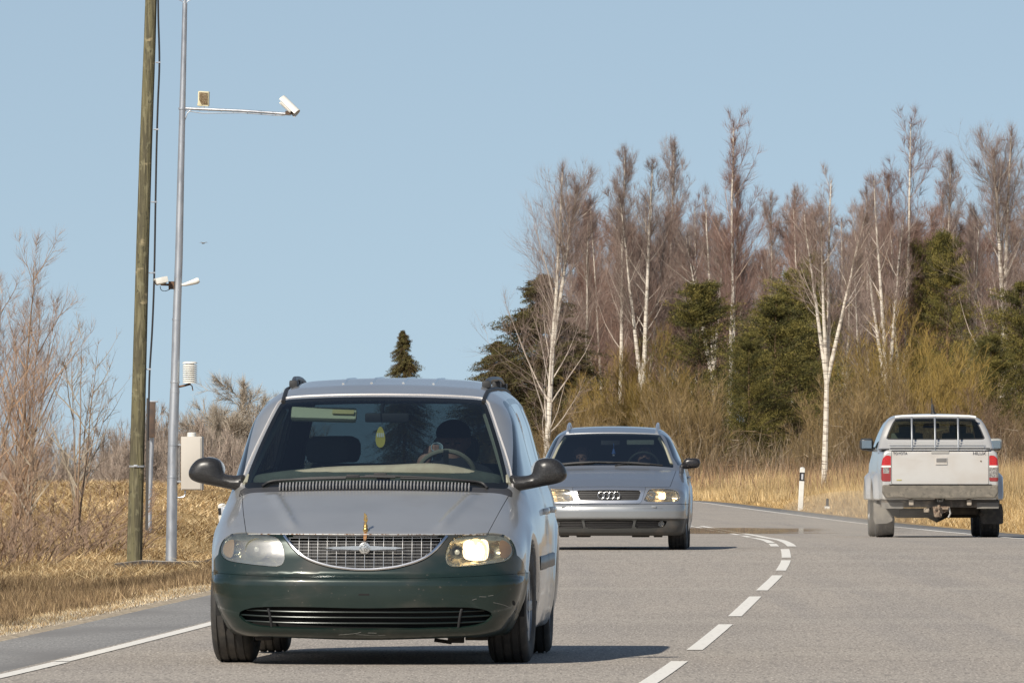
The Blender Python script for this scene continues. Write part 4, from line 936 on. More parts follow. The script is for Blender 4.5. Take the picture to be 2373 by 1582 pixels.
    seg = [((0, 0, .62), (0, -.01, 1.0), .16, .175), ((-.15, 0, 1.02), (.15, 0, 1.02), .085, .085), ((0, 0, 1.05), (0, -.02, 1.16), .055, .052),
           ((0, -.03, 1.235), (0, -.02, 1.285), .083, .092), ((0, -.075, 1.185), (0, -.06, 1.20), .045, .05), ((0, -.125, 1.235), (0, -.115, 1.26), .014, .010), ((-.088, -.01, 1.24), (-.09, -.005, 1.26), .016, .012), ((.088, -.01, 1.24), (.09, -.005, 1.26), .016, .012),
           ((-.19, 0, 1.0), (-.25, -.18, .90), .055, .045), ((-.25, -.18, .90), (-.16, -.29, 1.13), .043, .032), ((-.16, -.29, 1.13), (-.135, -.29, 1.19), .032, .03),
           ((.19, 0, 1.0), (.24, -.14, .84), .055, .045), ((.24, -.14, .84), (.15, -.33, .98), .043, .03), ((.15, -.33, .98), (.15, -.38, 1.02), .03, .028),
           ((0, 0, .62), (-.12, -.45, .60), .12, .08), ((0, 0, .62), (.12, -.45, .60), .12, .08)]
    # fingers: right hand round the cup, left hand on the rim
    for k, (dz, L) in enumerate(((.035, .045), (.017, .05), (.0, .047), (-.017, .038))):
        seg += [((-.125, -.30, 1.185+dz), (-.10, -.335, 1.19+dz), .009, .009), ((-.10, -.335, 1.19+dz), (-.075, -.33+.01*k*0, 1.19+dz), .009, .008)]
        seg += [((.135+.017*k, -.385, 1.035), (.135+.017*k, -.41, 1.055), .009, .009), ((.135+.017*k, -.41, 1.055), (.135+.017*k, -.43, 1.035), .009, .008)]
    seg += [((-.125, -.28, 1.19), (-.09, -.27, 1.21), .011, .010), ((.13, -.37, 1.02), (.11, -.40, 1.0), .011, .010)]
    loc = W((.40, 2.24, .06))
    t_ = empty('person', loc, van.rotation_euler[2]); tag(t_, 'minivan driver in a black cap raising a pale cup behind the steering wheel', 'person')
    V, N, T3 = surfnet(capsule_f(seg, .035), (-.36, -.56, .44), (.36, .24, 1.42), .0125)
    b_ = mesh_np('body', V, T3, sk, t_, N=N)
    clf = lambda x, y, z: capsule_f([s_ for s_ in seg if max(s_[2], s_[3]) > .042 and s_[0][2] < 1.06 and s_[1][2] < 1.12 and s_[0] != (0, 0, 1.05)], .035)(x, y, z)-.012
    mobj('jacket', surfnet(clf, (-.40, -.60, .40), (.40, .28, 1.2), .025), cl, t_)
    cf = lambda x, y, z: smin(smax(np.sqrt((x/.105)**2+((y+.02)/.115)**2+((z-1.30)/.085)**2)*.1-.1, 1.275-z, .01), smax(smax(np.abs(z-1.285)-.006, np.sqrt((x/.08)**2+((y+.12)/.085)**2)*.08-.08, .01), y+.02, .01), .01)
    mobj('cap', surfnet(cf, (-.14, -.24, 1.24), (.14, .14, 1.42), .012), cp, t_)
    for s in (1, -1): fe = MB(); fe.box((s*.033, -.112, 1.243), (.026, .012, .008), None, .003); fe.build('eye', mat('eye_dark', (.02, .02, .02), .4), t_)
    fe = MB(); fe.box((0, -.118, 1.198), (.045, .012, .008), None, .003); fe.build('mouth', mat('lip', (.3, .12, .1), .6), t_)
    t_ = empty('cup', W((.40-.085, 2.24-.305, .06+1.19))); t_.rotation_euler = (R(52), 0, 0); tag(t_, 'pale cup held up to the mouth of the minivan driver', 'cup')
    m = MB(); m.lathe([(0, -.05), (.027, -.05), (.036, .05), (.033, .05), (.024, -.045), (0, -.045)], (0, 0, 0), 'z', 24); m.build('beaker', mat('pale_blue', (.5, .62, .68), .5), t_)
    return van
van = build_van()
# ================================================================== THE ESTATE CAR
def build_estate():
    A0 = .93; A1 = 3.69; RW = .317
    Yb = 131.8-.93; car = empty('estate_car', (1.113, Yb, float(zr(131.8))-.012)); car.rotation_euler = (R(.05), 0, -R(1.6))
    tag(car, 'silver estate car behind the minivan, both headlights on, four rings on its grille', 'estate car')
    TP, dTP = curve1([(-.3, .55), (.04, .695), (.12, .735), (.5, .83), (1.05, .935), (1.15, .955), (1.22, .99), (1.98, 1.335), (2.08, 1.375), (2.5, 1.43), (3.1, 1.445), (3.9, 1.41), (4.3, 1.34), (4.9, .95)], .035)
    FY, dFY = curve1([(.0, .40), (.14, .14), (.20, .07), (.28, .035), (.355, .03), (.37, .0), (.47, -.005), (.52, .01), (.54, .045), (.66, .075), (.74, .11), (.9, .3)], .010)
    Wt, dW = curve1([(.1, .82), (.2, .86), (.35, .895), (.6, .905), (.75, .895), (.9, .865), (.98, .83), (1.15, .755), (1.33, .665), (1.42, .59), (1.5, .48)], .03)
    def F(x, y, z):
        ax = np.abs(x); fr = 1-sstep(1.2, 3.2, y); sw = .20*(np.minimum(ax, 1.)/.85)**2.8*fr; yp = y-sw
        zp = z+.05*(ax/.8)**2*(.5+.5*sstep(1.2, 2, y))
        top = (zp-TP(yp))/np.sqrt(1+dTP(yp)**2); front = (FY(z)-yp)/np.sqrt(1+np.clip(dFY(z), -3, 3)**2)
        Wl = Wt(z)-.05*np.clip((1.2-y)/1.2, 0, 1.2)**2-.04*sstep(.98, 1.1, z)*(1-sstep(1.2, 2.4, y))
        for a in (A0, A1): d = np.sqrt((y-a)**2+(z-RW)**2); Wl = Wl+.018*np.exp(-((d-.40)/.05)**2)
        f = smax(smax(top, front, .03), (ax-Wl)/1.05, .11); f = smax(f, (y-4.74-.1*(z-.6)*0)/1.05, .15)
        f = smax(f, (.175+.0*x)-z, .06)
        for a in (A0, A1): d = np.sqrt((y-a)**2+(z-RW)**2)-.355; f = smax(f, -np.maximum(d, .56-ax), .012)
        return f
    M = surfnet(F, (-.98, -.1, .1), (.98, 4.9, 1.55), .028)
    silver = mat('cool_silver_paint', (.33, .345, .37), .28, .68, coat=.7)
    silver2 = mat('bumper_silver', (.31, .32, .325), .33, .55, coat=.6)
    gl = glass('estate_windscreen', (.30, .34, .35), .02, .06); gs = glass('estate_side_glass', (.12, .14, .15), .02, .10)
    fo = lambda g, ym=1.1: (lambda x, y, z: np.maximum(g(x, z), y-ym))
    ws = [(0, .985), (.45, .978), (.68, .962), (.725, .965), (.70, 1.05), (.64, 1.19), (.575, 1.315), (.54, 1.338), (.3, 1.352), (0, 1.356)]; ws += [(-x, z) for x, z in ws[-2:0:-1]]
    wsf = polyf(catmull(ws, 5), False)
    hl = [(.405, .575), (.43, .63), (.462, .70), (.56, .712), (.70, .708), (.775, .685), (.80, .655), (.803, .58), (.70, .568), (.55, .568)]
    hlp = catmull(hl, 2); hlf = [polyf(hlp, False), polyf(np.array(hlp)*[-1, 1], False)]
    go = [(-.425, .735), (-.40, .65), (-.372, .56), (-.34, .542), (0, .538), (.34, .542), (.372, .56), (.40, .65), (.425, .735), (0, .742)]
    gi = [(-.372, .698), (-.345, .60), (-.325, .585), (0, .582), (.325, .585), (.345, .60), (.372, .698), (0, .703)]
    gif = polyf(gi, False); gof = polyf(go, False)
    ic = [(-.285, .352), (-.265, .258), (0, .252), (.265, .258), (.285, .352), (0, .356)]
    il = [(.315, .352), (.345, .355), (.56, .352), (.66, .345), (.668, .33), (.64, .285), (.58, .262), (.32, .258), (.30, .27)]
    def hood_f(x, y, z):
        yp = y-.20*(np.abs(x)/.85)**2.8; return np.maximum(np.maximum(np.abs(x)-.70-.06*np.clip((z-.74)/.2, 0, 1), .738-z), yp-1.13)
    sp = lambda pts: (lambda g: (lambda x, y, z: np.maximum(g(y, z), .40-np.abs(x))))(polyf(pts))
    w1 = sp([(1.52, .985), (2.25, .99), (2.28, 1.03), (2.25, 1.33), (2.18, 1.36), (2.06, 1.30), (1.75, 1.14), (1.50, 1.01)])
    w2 = sp([(2.36, .99), (3.20, 1.0), (3.24, 1.04), (3.18, 1.33), (3.12, 1.37), (2.40, 1.37), (2.34, 1.33), (2.34, 1.03)])
    w3 = sp([(3.32, 1.01), (4.10, 1.03), (4.30, 1.05), (4.10, 1.30), (4.0, 1.34), (3.34, 1.36), (3.29, 1.31), (3.29, 1.05)])
    P, B = shell_split(M, [('ws', fo(wsf, 2.6), 0), ('h0', fo(hlf[0], .6), .003), ('h1', fo(hlf[1], .6), .003), ('gi', fo(gif, .4), 0), ('go', fo(gof, .4), .003), ('ic', fo(polyf(ic, False), .4), 0),
        ('il', fo(polyf(il), .6), 0), ('ir', fo(polyf(sym(il)), .6), 0), ('w1', w1, 0), ('w2', w2, 0), ('w3', w3, 0), ('hood', hood_f, .005),
        ('bumper', lambda x, y, z: np.maximum(z-.535, y-.62), .005)])
    for y0 in (1.42, 2.31, 3.27): _, B = cut(B, (lambda y0: lambda x, y, z: np.maximum(np.abs(y-y0)-.004, np.maximum(.5-np.abs(x), np.maximum(.28-z, z-1.38))))(y0))
    mobj('body', B, silver, car, .02); mobj('hood', P['hood'], silver, car, .02)
    low, up = cut(P['bumper'], lambda x, y, z: z-.372)
    b_ = mobj('bumper', up, silver2, car, .015); mobj('lower_spoiler', low, mat('grey_spoiler', (.055, .055, .052), .55, noise=((6, 6, 6), (.085, .075, .065), .45, .7)), b_, .01)
    mobj('windscreen', P['ws'], gl, car)
    for k in ('w1', 'w2', 'w3'):
        for s in (1, -1): h, _ = cut(P[k], (lambda s: lambda x, y, z: -s*x)(s)); mobj('side_window', h, gs, car)
    Fi = lambda x, y, z: smax(F(x, y, z)+.035, .3-z, .05); Mi = surfnet(Fi, (-.95, 0, .2), (.95, 4.8, 1.5), .06)
    for g in (fo(wsf, 2.6), w1, w2, w3): _, Mi = cut(Mi, (lambda g: lambda x, y, z: g(x, y, z)-.012)(g))
    Mi = cut(Mi, lambda x, y, z: y-1.25)[1]; mobj('interior_lining', Mi, bpy.data.materials['grey_lining'], car)
    lens = glass('estate_lens', (.80, .74, .64), .12, .14); refl = bpy.data.materials['lamp_reflector']
    for i, s in ((0, 1), (1, -1)):
        V, N, T = P['h%d' % i]; g = hlf[i]; d = -g(V[:, 0], V[:, 2]); h_ = mobj('headlight', (V, N, T), lens, car, .015)
        mesh_np('reflector', V-N*(.01+.07*sstep(0, .05, d))[:, None], T, refl, h_)
        bx = s*.61 if s > 0 else -.70
        Mp = surf_patch(F, catmull([(bx-.038, .60), (bx-.04, .64), (bx-.03, .675), (bx, .665), (bx+.03, .675), (bx+.04, .64), (bx+.035, .60), (bx, .592)], 3), -.2, 1, .015, .01)
        mobj('glowing_optic', Mp, mat('glow_estate', (1, .9, .75), .5, emit=((1, .74, .42), 3.2)), h_)
        m = MB(); m.lathe([(.012, .05), (.03, .04), (.05, .012)], (0, 0, 0), 'y', 20); o = m.build('bowl', M_chrome, h_); xx = s*.49; o.location = (xx, float(hit(F, xx, .64, -.2, 1))+.01, .64)
    # grille
    gm = mobj('grille_frame', P['go'], mat('polished_frame', (.62, .62, .62), .22, .9), car, .02)
    V, N, T = P['gi']; mesh_np('grille_back', V+np.array([0, .035, 0]), T, M_dark, gm)
    bar = mat('grille_slat', (.06, .056, .054), .4, .6)
    for k in range(5):
        z = .600+k*.0205; hw = .335+.035*(z-.59)/.1; m = MB(); follow(F, [(x, z) for x in np.linspace(-hw, hw, 20)], -.2, .6, .012, .0035, m, 6); m.build('grille_bar', bar, gm)
    for k in range(4):
        a = np.linspace(0, 2*math.pi, 33); cx = (k-1.5)*.059; m = MB(); xz = np.stack([cx+.0385*np.cos(a), .641+.0385*np.sin(a)], 1); y = float(hit(F, 0., .641, -.2, .6))-.006
        m.tube(np.stack([xz[:, 0], np.full(33, y+.002*(k % 2)), xz[:, 1]], 1), .0046, 8, False); m.build('ring', mat('ring_chrome', (.55, .55, .55), .3, .9), gm)
    for key, x0, x1 in (('ic', -.27, .27), ('il', .31, .63), ('ir', -.63, -.31)):
        V, N, T = P[key]; o = mesh_np('air_intake', V+np.array([0, .05, 0]), T, M_dark, car)
        for k in range(4):
            m = MB(); z = .270+k*.021; follow(F, [(x, z) for x in np.linspace(x0, x1, 20)], -.2, .8, .012, .0035, m, 6); m.build('intake_slat', bar, o)
    for s in (1, -1):
        m = MB(); m.lathe([(0, .03), (.032, .02), (.038, .0), (.034, -.004), (0, -.004)], (0, 0, 0), 'y', 20); o = m.build('fog_lamp', lens, car); o.location = (s*.60, float(hit(F, s*.60, .31, -.2, 1))+.012, .31)
        m = MB(); y = float(hit(F, s*.52, .508, -.2, 1)); m.box((s*.52, y+.005, .508), (.055, .03, .022), None, .008); m.build('washer_nozzle', silver2, car)
        for x in (.285*s,):
            m = MB(); follow(F, [(x, .49), (x+.02*s, .38)], -.2, .6, .0005, .0018, m, 5); m.build('plate_recess_line', mat('seam_grey', (.08, .08, .08), .6), car)
    for zz in (.488,):
        m = MB(); follow(F, [(x, zz) for x in np.linspace(-.28, -.62, 12)], -.2, 1, .0006, .0018, m, 5); follow(F, [(x, zz) for x in np.linspace(-.28, .28, 2)], -.2, 1, .01, .001, m, 5); m.build('plate_seam', bpy.data.materials['seam_grey'], car)
        m = MB(); follow(F, [(x, zz) for x in np.linspace(.28, .62, 12)], -.2, 1, .0006, .0018, m, 5); m.build('plate_seam', bpy.data.materials['seam_grey'], car)
    gy = lambda x, z: hit(F, x, z, .5, 2.8)
    for a, b in (([(-.62, .975), (-.5, 1.0), (-.2, 1.02)], [(-.60, 1.0), (-.3, 1.022), (.02, 1.02)]), ([(.05, .985), (.2, 1.01), (.45, .995)], [(-.05, 1.015), (.25, 1.018), (.60, .985)])):
        t_ = empty('wiper', (0, 0, 0), 0, car)
        for nm, pp, off, r in (('arm', a, -.02, .010), ('blade', b, -.008, .009)): xz = catmull(pp, 6, False); m = MB(); m.tube(np.stack([xz[:, 0], gy(xz[:, 0], xz[:, 1])+off, xz[:, 1]], 1), r, 6); m.build(nm, M_dark, t_)
    m = MB(); follow(F, [(x, 1.362-.012*(x/.5)**2) for x in np.linspace(-.54, .54, 24)], .5, 3, -.002, .008, m, 6); m.build('header_trim', mat('bright_lip', (.6, .6, .6), .3, .6), car)
    def topz(x, y):
        x = np.asarray(x, float); lo = np.full(x.shape, .8); hi = np.full(x.shape, 1.7)
        for _ in range(30): mid = (lo+hi)/2; v = F(x, y, mid); lo = np.where(v < 0, mid, lo); hi = np.where(v < 0, hi, mid)
        return lo
    for s in (1, -1):
        ys = np.linspace(2.15, 4.1, 24); xs = np.full(24, s*.52); zz = topz(xs, ys)+.004+.052*np.clip(np.sin((ys-2.15)/1.95*math.pi), 0, 1)**.3; m = MB(); m.tube(np.stack([xs, ys, zz], 1), .017, 8); m.build('roof_rail', mat('rail_silver', (.6, .61, .63), .3, .8), car)
        mt = empty('door_mirror', (0, 0, 0), 0, car)
        fm = lambda x, y, z, s=s: smin(smax(smax(np.abs(x*s-.935)-.10, np.abs(z-1.01)-.058, .07), np.abs(y-1.62)-.06, .05), capsule_f([((.76, 1.62, .965), (.88, 1.62, .98), .03, .03)])(x*s, y, z), .03)
        mobj('casing', surfnet(fm, (min(s*.72, s*1.14), 1.5, .9), (max(s*.72, s*1.14), 1.75, 1.15), .016), mat('estate_mirror', (.018, .017, .018), .3, noise=((60, 60, 60), (.1, .08, .07), .6, .7)), mt)
        m = MB(); m.box((s*.935, 1.681, 1.01), (.17, .004, .09), None, .0); m.build('mirror_glass', M_chrome, mt)
        wheel('wheel', (s*.785, A0, RW), RW, .205, car, s, R(-2)); wheel('wheel', (s*.78, A1, RW), RW, .205, car, s)
        for a in (A0, A1): housing(car, s, s*.86, a, RW, .37)
        m = MB(); m.tube([(s*.70, 1.42, 1.0), (s*.63, 1.78, 1.17), (s*.55, 2.05, 1.30)], .02, 8); m.build('pillar_trim', bpy.data.materials['pillar_beige'], car)
        for yy in (2.12, 3.05):
            x = float(hit(lambda y, x, z: F(s*x, y, z), np.array(yy), np.array(.84), 1.1, .5)); m = MB(); m.box((s*(x+.012), yy, .84), (.03, .17, .03), None, .01); m.build('door_handle', silver, car)
    m = MB(); m.box((0, 2.3, .24), (1.35, 3.9, .10), None, .03)
    for x, w_ in ((-.52, .10), (-.30, .16), (.36, .20), (.56, .10)): m.box((x, .5, .172), (w_, .25, .03), None, .01)
    m.build('underbody', M_under, car)
    fd = lambda x, y, z: smax(smax(z-(.955-.03*(x/.7)**2+.02*np.exp(-((x-.36)/.2)**2)), y-1.85, .06), smax(np.abs(x)-.68, smax(.6-z, 1.42-y, .03), .06), .05)
    mobj('dashboard', surfnet(fd, (-.8, 1.2, .5), (.8, 2.0, 1.05), .04), mat('grey_dash', (.05, .055, .05), .8), car)
    st = empty('steering_wheel', (.37, 1.93, .975), 0, car); st.rotation_euler = (R(-64), 0, 0); a = np.linspace(0, 2*math.pi, 37); m = MB(); m.tube(np.stack([.18*np.cos(a), .18*np.sin(a), a*0], 1), .014, 8, False); m.build('rim', mat('rim_grey', (.10, .11, .09), .7), st)
    m = MB(); m.box((0, 0, -.01), (.35, .05, .02)); m.build('hub', M_dark, st)
    for x in (-.36, .36):
        t_ = empty('seat', (x, 2.45, 0), 0, car)
        f2 = lambda X, Y, Z: smax(smax(np.abs(X)-.23, np.abs(Y-.15-.2*(Z-.6))-.06, .06), np.abs(Z-.76)-.26, .1); mobj('backrest', surfnet(f2, (-.3, -.1, .4), (.3, .5, 1.1), .05), bpy.data.materials['grey_cloth'], t_)
        f3 = lambda X, Y, Z: smax(smax(np.abs(X)-.12, np.abs(Y-.27)-.04, .05), np.abs(Z-1.12)-.08, .06); mobj('headrest', surfnet(f3, (-.2, .15, 1.0), (.2, .4, 1.25), .04), bpy.data.materials['grey_cloth'], t_)
    for x, w_ in ((-.02, .22), (.33, .32)): m = MB(); m.box((x, 1.98 if x < 0 else 2.06, 1.245 if x < 0 else 1.25), (w_, .03, .06), (R(-20), 0, 0), .012); m.build('rear_view_mirror' if x < 0 else 'sun_visor', M_dark if x < 0 else mat('visor_grey', (.28, .30, .24), .8), car)
    W = lambda p: Matrix.Translation(car.location) @ car.rotation_euler.to_matrix().to_4x4() @ Vector(p)
    t_ = empty('air_freshener', W((.02, 1.96, 1.15))); tag(t_, 'small blue and white pendant hanging behind the estate car windscreen', 'air freshener')
    m = MB(); m.tube([(0, 0, .03), (0, 0, .09)], .004, 5); m.lathe([(0, .035), (.012, .02), (.026, -.03), (.0, -.03)], (0, 0, 0), 'z', 12); m.build('blue_bell', mat('pendant_blue', (.10, .22, .60), .5), t_)
    m = MB(); m.lathe([(0, -.031), (.014, -.032), (.014, -.055), (0, -.058)], (0, 0, 0), 'z', 10); m.build('white_tip', mat('pendant_white', (.7, .72, .8), .5), t_)
    def occupant(x, label, driver):
        seg = [((0, 0, .45), (0, 0, .80), .15, .165), ((-.14, 0, .82), (.14, 0, .82), .08, .08), ((0, 0, .86), (0, -.01, .96), .055, .05), ((0, -.02, 1.03), (0, -.01, 1.09), .08, .088), ((0, -.06, .99), (0, -.05, 1.0), .045, .045), ((0, -.11, 1.04), (0, -.10, 1.055), .013, .01), ((-.083, 0, 1.05), (-.085, 0, 1.06), .014, .012), ((.083, 0, 1.05), (.085, 0, 1.06), .014, .012),
               ((0, 0, .45), (-.12, -.4, .45), .11, .08), ((0, 0, .45), (.12, -.4, .45), .11, .08)]
        for s in (1, -1):
            if driver and s > 0: h0 = np.array((.13, -.42, .885))
            else: h0 = np.array((s*.12, -.34, .62))
            seg += [((s*.17, 0, .80), (s*.24, -.14, .62), .052, .042), ((s*.24, -.14, .62), tuple(h0), .04, .028), (tuple(h0), tuple(h0+[0, -.06, .03]), .034, .034)]
            for k in range(4):
                b = h0+[(-.028+.019*k), -.08, .035]; L = (.03, .036, .033, .026)[k]; seg += [(tuple(b), tuple(b+[0, -L, .012]), .011, .0105), (tuple(b+[0, -L, .012]), tuple(b+[0, -L-.018, -.02]), .0105, .009)]
            seg += [(tuple(h0+[-s*.02, -.03, 0]), tuple(h0+[-s*.055, -.06, .0]), .013, .011)]
        t_ = empty('person', W((x, 2.42, .03))); tag(t_, label, 'person')
        V, N, T = surfnet(capsule_f(seg, .035), (-.36, -.56, .3), (.36, .24, 1.22), .016); mesh_np('body', V, T, bpy.data.materials['skin_driver'], t_, N=N)
        clf = lambda x, y, z: capsule_f([s_ for s_ in seg if max(s_[2], s_[3]) > .040 and s_[0][2] < .83 and s_[1][2] < .9], .035)(x, y, z)-.012
        mobj('jacket', surfnet(clf, (-.40, -.60, .25), (.40, .28, 1.0), .03), bpy.data.materials['dark_jacket'], t_)
        hf = lambda x, y, z: smax(np.sqrt((x/.1)**2+((y-.01)/.11)**2+((z-1.08)/.105)**2)*.1-.1, smax(-y-.045, 1.04-z, .02), .02)
        mobj('hair', surfnet(hf, (-.14, -.14, .98), (.14, .16, 1.22), .02), mat('dark_hair', (.03, .02, .015), .8), t_)
        for s in (1, -1): m = MB(); m.box((s*.031, -.095, 1.06), (.024, .012, .008), None, .003); m.build('eye', bpy.data.materials['eye_dark'], t_)
        m = MB(); m.box((0, -.104, .99), (.04, .01, .007), None, .002); m.build('mouth', bpy.data.materials['lip'], t_)
    occupant(.37, 'estate car driver with one hand on top of the steering wheel', True); occupant(-.37, 'front passenger in the estate car behind the dark windscreen', False)
    return car
estate = build_estate()
# ================================================================== THE PICKUP
def build_pickup():
    Y0 = 166.9; tr = empty('pickup_truck', (6.279, Y0, float(zr(168))-.004)); tr.rotation_euler = (0, 0, R(.1))
    tag(tr, 'silver double cab pickup truck driving away, seen from behind with a dirty rear bumper', 'pickup truck')
    RW = .385; AR = 1.15; AF = 4.235
    sp_ = mat('pickup_silver', (.56, .545, .515), .33, .45, coat=.6); tg = mat('tailgate_silver', (.64, .61, .565), .32, .4, coat=.6, noise=[((2, 2, 3), (.59, .54, .48), .4, .7), ((1.2, 1.2, 5), (.52, .455, .38), .55, .75)]); dirt = mat('dirty_steel', (.15, .135, .112), .8, .1, noise=[((7, 7, 12), (.21, .185, .15), .4, .7, 5), ((20, 20, 20), (.12, .11, .09), .5, .7)])
    dust = mat('dusty_plastic', (.17, .16, .145), .85, noise=((9, 9, 9), (.24, .22, .19), .4, .7))
    # profile: bed side top, cab, bonnet
    TP, dTP = curve1([(-.3, 1.285), (1.45, 1.285), (1.56, 1.31), (1.66, 1.42), (1.86, 1.76), (1.98, 1.805), (2.6, 1.835), (3.3, 1.80), (3.95, 1.33), (4.1, 1.28), (4.9, 1.15), (5.2, 1.0)], .03)
    Wc, dWc = curve1([(.3, .86), (.6, .885), (1.0, .885), (1.15, .875), (1.29, .862), (1.44, .83), (1.6, .77), (1.75, .69), (1.82, .62), (1.9, .5)], .03)
    def F(x, y, z):
        ax = np.abs(x); zp = z+.05*(ax/.8)**2*sstep(1.35, 1.5, z); top = (zp-TP(y))/np.sqrt(1+dTP(y)**2); Wl = Wc(z)-.03*(1-sstep(.0, 1.2, y))
        for a in (AR, AF): d = np.sqrt((y-a)**2+(z-RW)**2); Wl = Wl+.085*sstep(.62, .50, d)*sstep(1.10, .95, z)
        f = smax(smax(top, (ax-Wl)/1.05, .07), .0-y, .04); f = smax(f, y-5.1-.25*(1-(ax/.9)**2)*0, .2); f = smax(f, .55-z, .03)
        for a in (AR, AF): d = np.sqrt((y-a)**2+(z-RW)**2)-.46; f = smax(f, -np.maximum(d, .55-ax), .012)
        # the open bed
        f = smax(f, -smax(smax(ax-.74, .80-z, .03), smax(y-1.50, .055-y, .03), .03), .012)
        return f
    M = surfnet(F, (-1.05, -.06, .45), (1.05, 5.3, 1.95), .028)
    rw = [(-.72, 1.455), (-.60, 1.445), (0, 1.442), (.60, 1.445), (.72, 1.455), (.715, 1.51), (.65, 1.66), (.60, 1.735), (.54, 1.758), (0, 1.768), (-.54, 1.758), (-.60, 1.735), (-.65, 1.66), (-.715, 1.51)]
    rwf = polyf(catmull([( -x, z) for x, z in rw], 5), False)
    tgf = polyf([(-.708, .79), (.708, .79), (.708, 1.298), (-.708, 1.298)], False)
    lp = [(.722, .83), (.842, .83), (.858, .86), (.855, 1.06), (.838, 1.16), (.80, 1.205), (.722, 1.208)]
    fo = lambda g, ym: (lambda x, y, z: np.maximum(g(x, z), y-ym))
    sp2 = lambda pts: (lambda g: (lambda x, y, z: np.maximum(g(y, z), .4-np.abs(x))))(polyf(pts))
    w1 = sp2([(1.98, 1.34), (2.7, 1.335), (2.74, 1.38), (2.72, 1.70), (2.6, 1.74), (2.16, 1.73), (2.08, 1.66)]); w2 = sp2([(2.84, 1.33), (3.75, 1.32), (3.80, 1.35), (3.35, 1.66), (3.2, 1.73), (2.88, 1.74), (2.82, 1.69)])
    wsp = polyf([(-.70, 1.40), (.70, 1.40), (.60, 1.74), (-.60, 1.74)], False)
    ws = lambda x, y, z: np.maximum(wsp(x, z), 3.0-y)
    rear = lambda g, y0, y1: (lambda x, y, z: np.maximum(g(x, z), np.maximum(y-y1, y0-y)))
    P, B = shell_split(M, [('rw', rear(rwf, 1.45, 2.2), 0), ('l0', fo(polyf(lp, False), .4), .002), ('l1', fo(polyf(sym(lp), False), .4), .002), ('tg', fo(tgf, .05), .006), ('w1', w1, 0), ('w2', w2, 0), ('ws', ws, 0)])
    mobj('body', B, sp_, tr, .02)
    t = mobj('tailgate', P['tg'], tg, tr, .04)
    m = MB(); m.box((0, -.006, 1.255), (.26, .014, .036), None, .008); m.build('top_latch', mat('latch_grey', (.33, .32, .30), .5), t)
    m = MB(); m.box((0.02, -.008, 1.125), (.17, .018, .105), None, .02); m.build('handle_bezel', tg, t)
    m = MB(); m.box((0.02, -.017, 1.140), (.15, .014, .058), None, .01); m.build('handle', mat('handle_grey', (.16, .155, .15), .5), t)
    em = mat('badge_chrome', (.07, .07, .08), .4, .6)
    o = text_obj('lettering', 'TOYOTA', .054, (-.585, -.0065, 1.237), (R(90), 0, 0), em, t, .003, .95); o = text_obj('lettering', 'HILUX', .060, (.575, -.0065, 1.237), (R(90), 0, 0), em, t, .003, 1.1)
    m = MB(); m.lathe([(0, -.01), (.010, -.008), (.012, 0)], (.60, 0, 1.125), 'y', 12); m.build('lock', mat('lock_dark', (.12, .09, .05), .6), t)
    m = MB(); m.box((-.60, -.003, .848), (.075, .008, .016), None, .003); m.build('sticker', mat('sticker_yellow', (.42, .36, .12), .6), t)
    red = mat('red_lens', (.42, .02, .018), .18, coat=.5, noise=((70, 5, 60), (.24, .008, .008), .4, .6)); clr = mat('clear_lens', (.45, .42, .38), .15, .4, noise=((60, 60, 60), (.2, .18, .17), .45, .6)); dred = mat('dull_red_lens', (.26, .03, .028), .22, coat=.4)
    for key, s in (('l0', 1), ('l1', -1)):
        V, N, T = P[key]; V = V-N*-.006; t_ = None; Mx = (V, N, T)
        a, rest = cut(Mx, lambda x, y, z: 1.062-z); t_ = mobj('tail_light', flange(a, .03), mat('tail_red', (.50, .014, .012), .15, coat=.5, noise=((60, 5, 60), (.35, .01, .01), .4, .6)), tr)
        b, rest = cut(rest, lambda x, y, z: 1.035-z); mobj('white_bar', b, white_p, t_)
        lo_ = .945 if s < 0 else .885
        c, rest = cut(rest, lambda x, y, z: lo_-z); ci, co_ = cut(c, lambda x, y, z: np.abs(np.abs(x)-.79)-.045); mobj('clear_lens', ci if s < 0 else c, clr, t_); 
        if s < 0: mobj('red_edge', co_, dred, t_)
        mobj('lower_lens', rest, dred, t_)
    g = glass('pickup_glass', (.50, .56, .50), .02, .06); rwo = mobj('rear_window', cut(P['rw'], lambda x, y, z: rwf(x, z)+.018)[0], g, tr); mobj('seal', cut(P['rw'], lambda x, y, z: rwf(x, z)+.018)[1], M_dark, rwo)
    mobj('windscreen', P['ws'], g, tr)
    for k in ('w1', 'w2'):
        for s in (1, -1): h, _ = cut(P[k], (lambda s: lambda x, y, z: -s*x)(s)); mobj('side_window', h, g, tr)
    Fi = lambda x, y, z: smax(smax(F(x, y, z)+.04, .9-z, .03), 1.6-y, .05); Mi = surfnet(Fi, (-1, 1.4, .8), (1, 5, 1.85), .06)
    for gg in (rear(rwf, 1.45, 2.3), w1, w2, ws): _, Mi = cut(Mi, (lambda g: lambda x, y, z: g(x, y, z)-.02)(gg))
    mobj('interior_lining', Mi, bpy.data.materials['grey_lining'], tr)
    for x in (-.38, .38):
        t_ = empty('seat', (x, 2.9, 0), 0, tr); m = MB(); m.box((0, 0, 1.30), (.48, .14, .5), None, .06); m.build('backrest', bpy.data.materials['grey_cloth'], t_); m = MB(); m.box((0, 0, 1.60), (.25, .08, .15), None, .04); m.build('headrest', bpy.data.materials['grey_cloth'], t_)
    m = MB(); m.box((.0, 3.35, 1.66), (.24, .03, .07), None, .015); m.build('rear_view_mirror', M_dark, tr)
    # window guard of three uprights and a top bar
    gb = mat('guard_silver', (.36, .37, .38), .35, .6); t_ = empty('window_guard', (0, 0, 0), 0, tr)
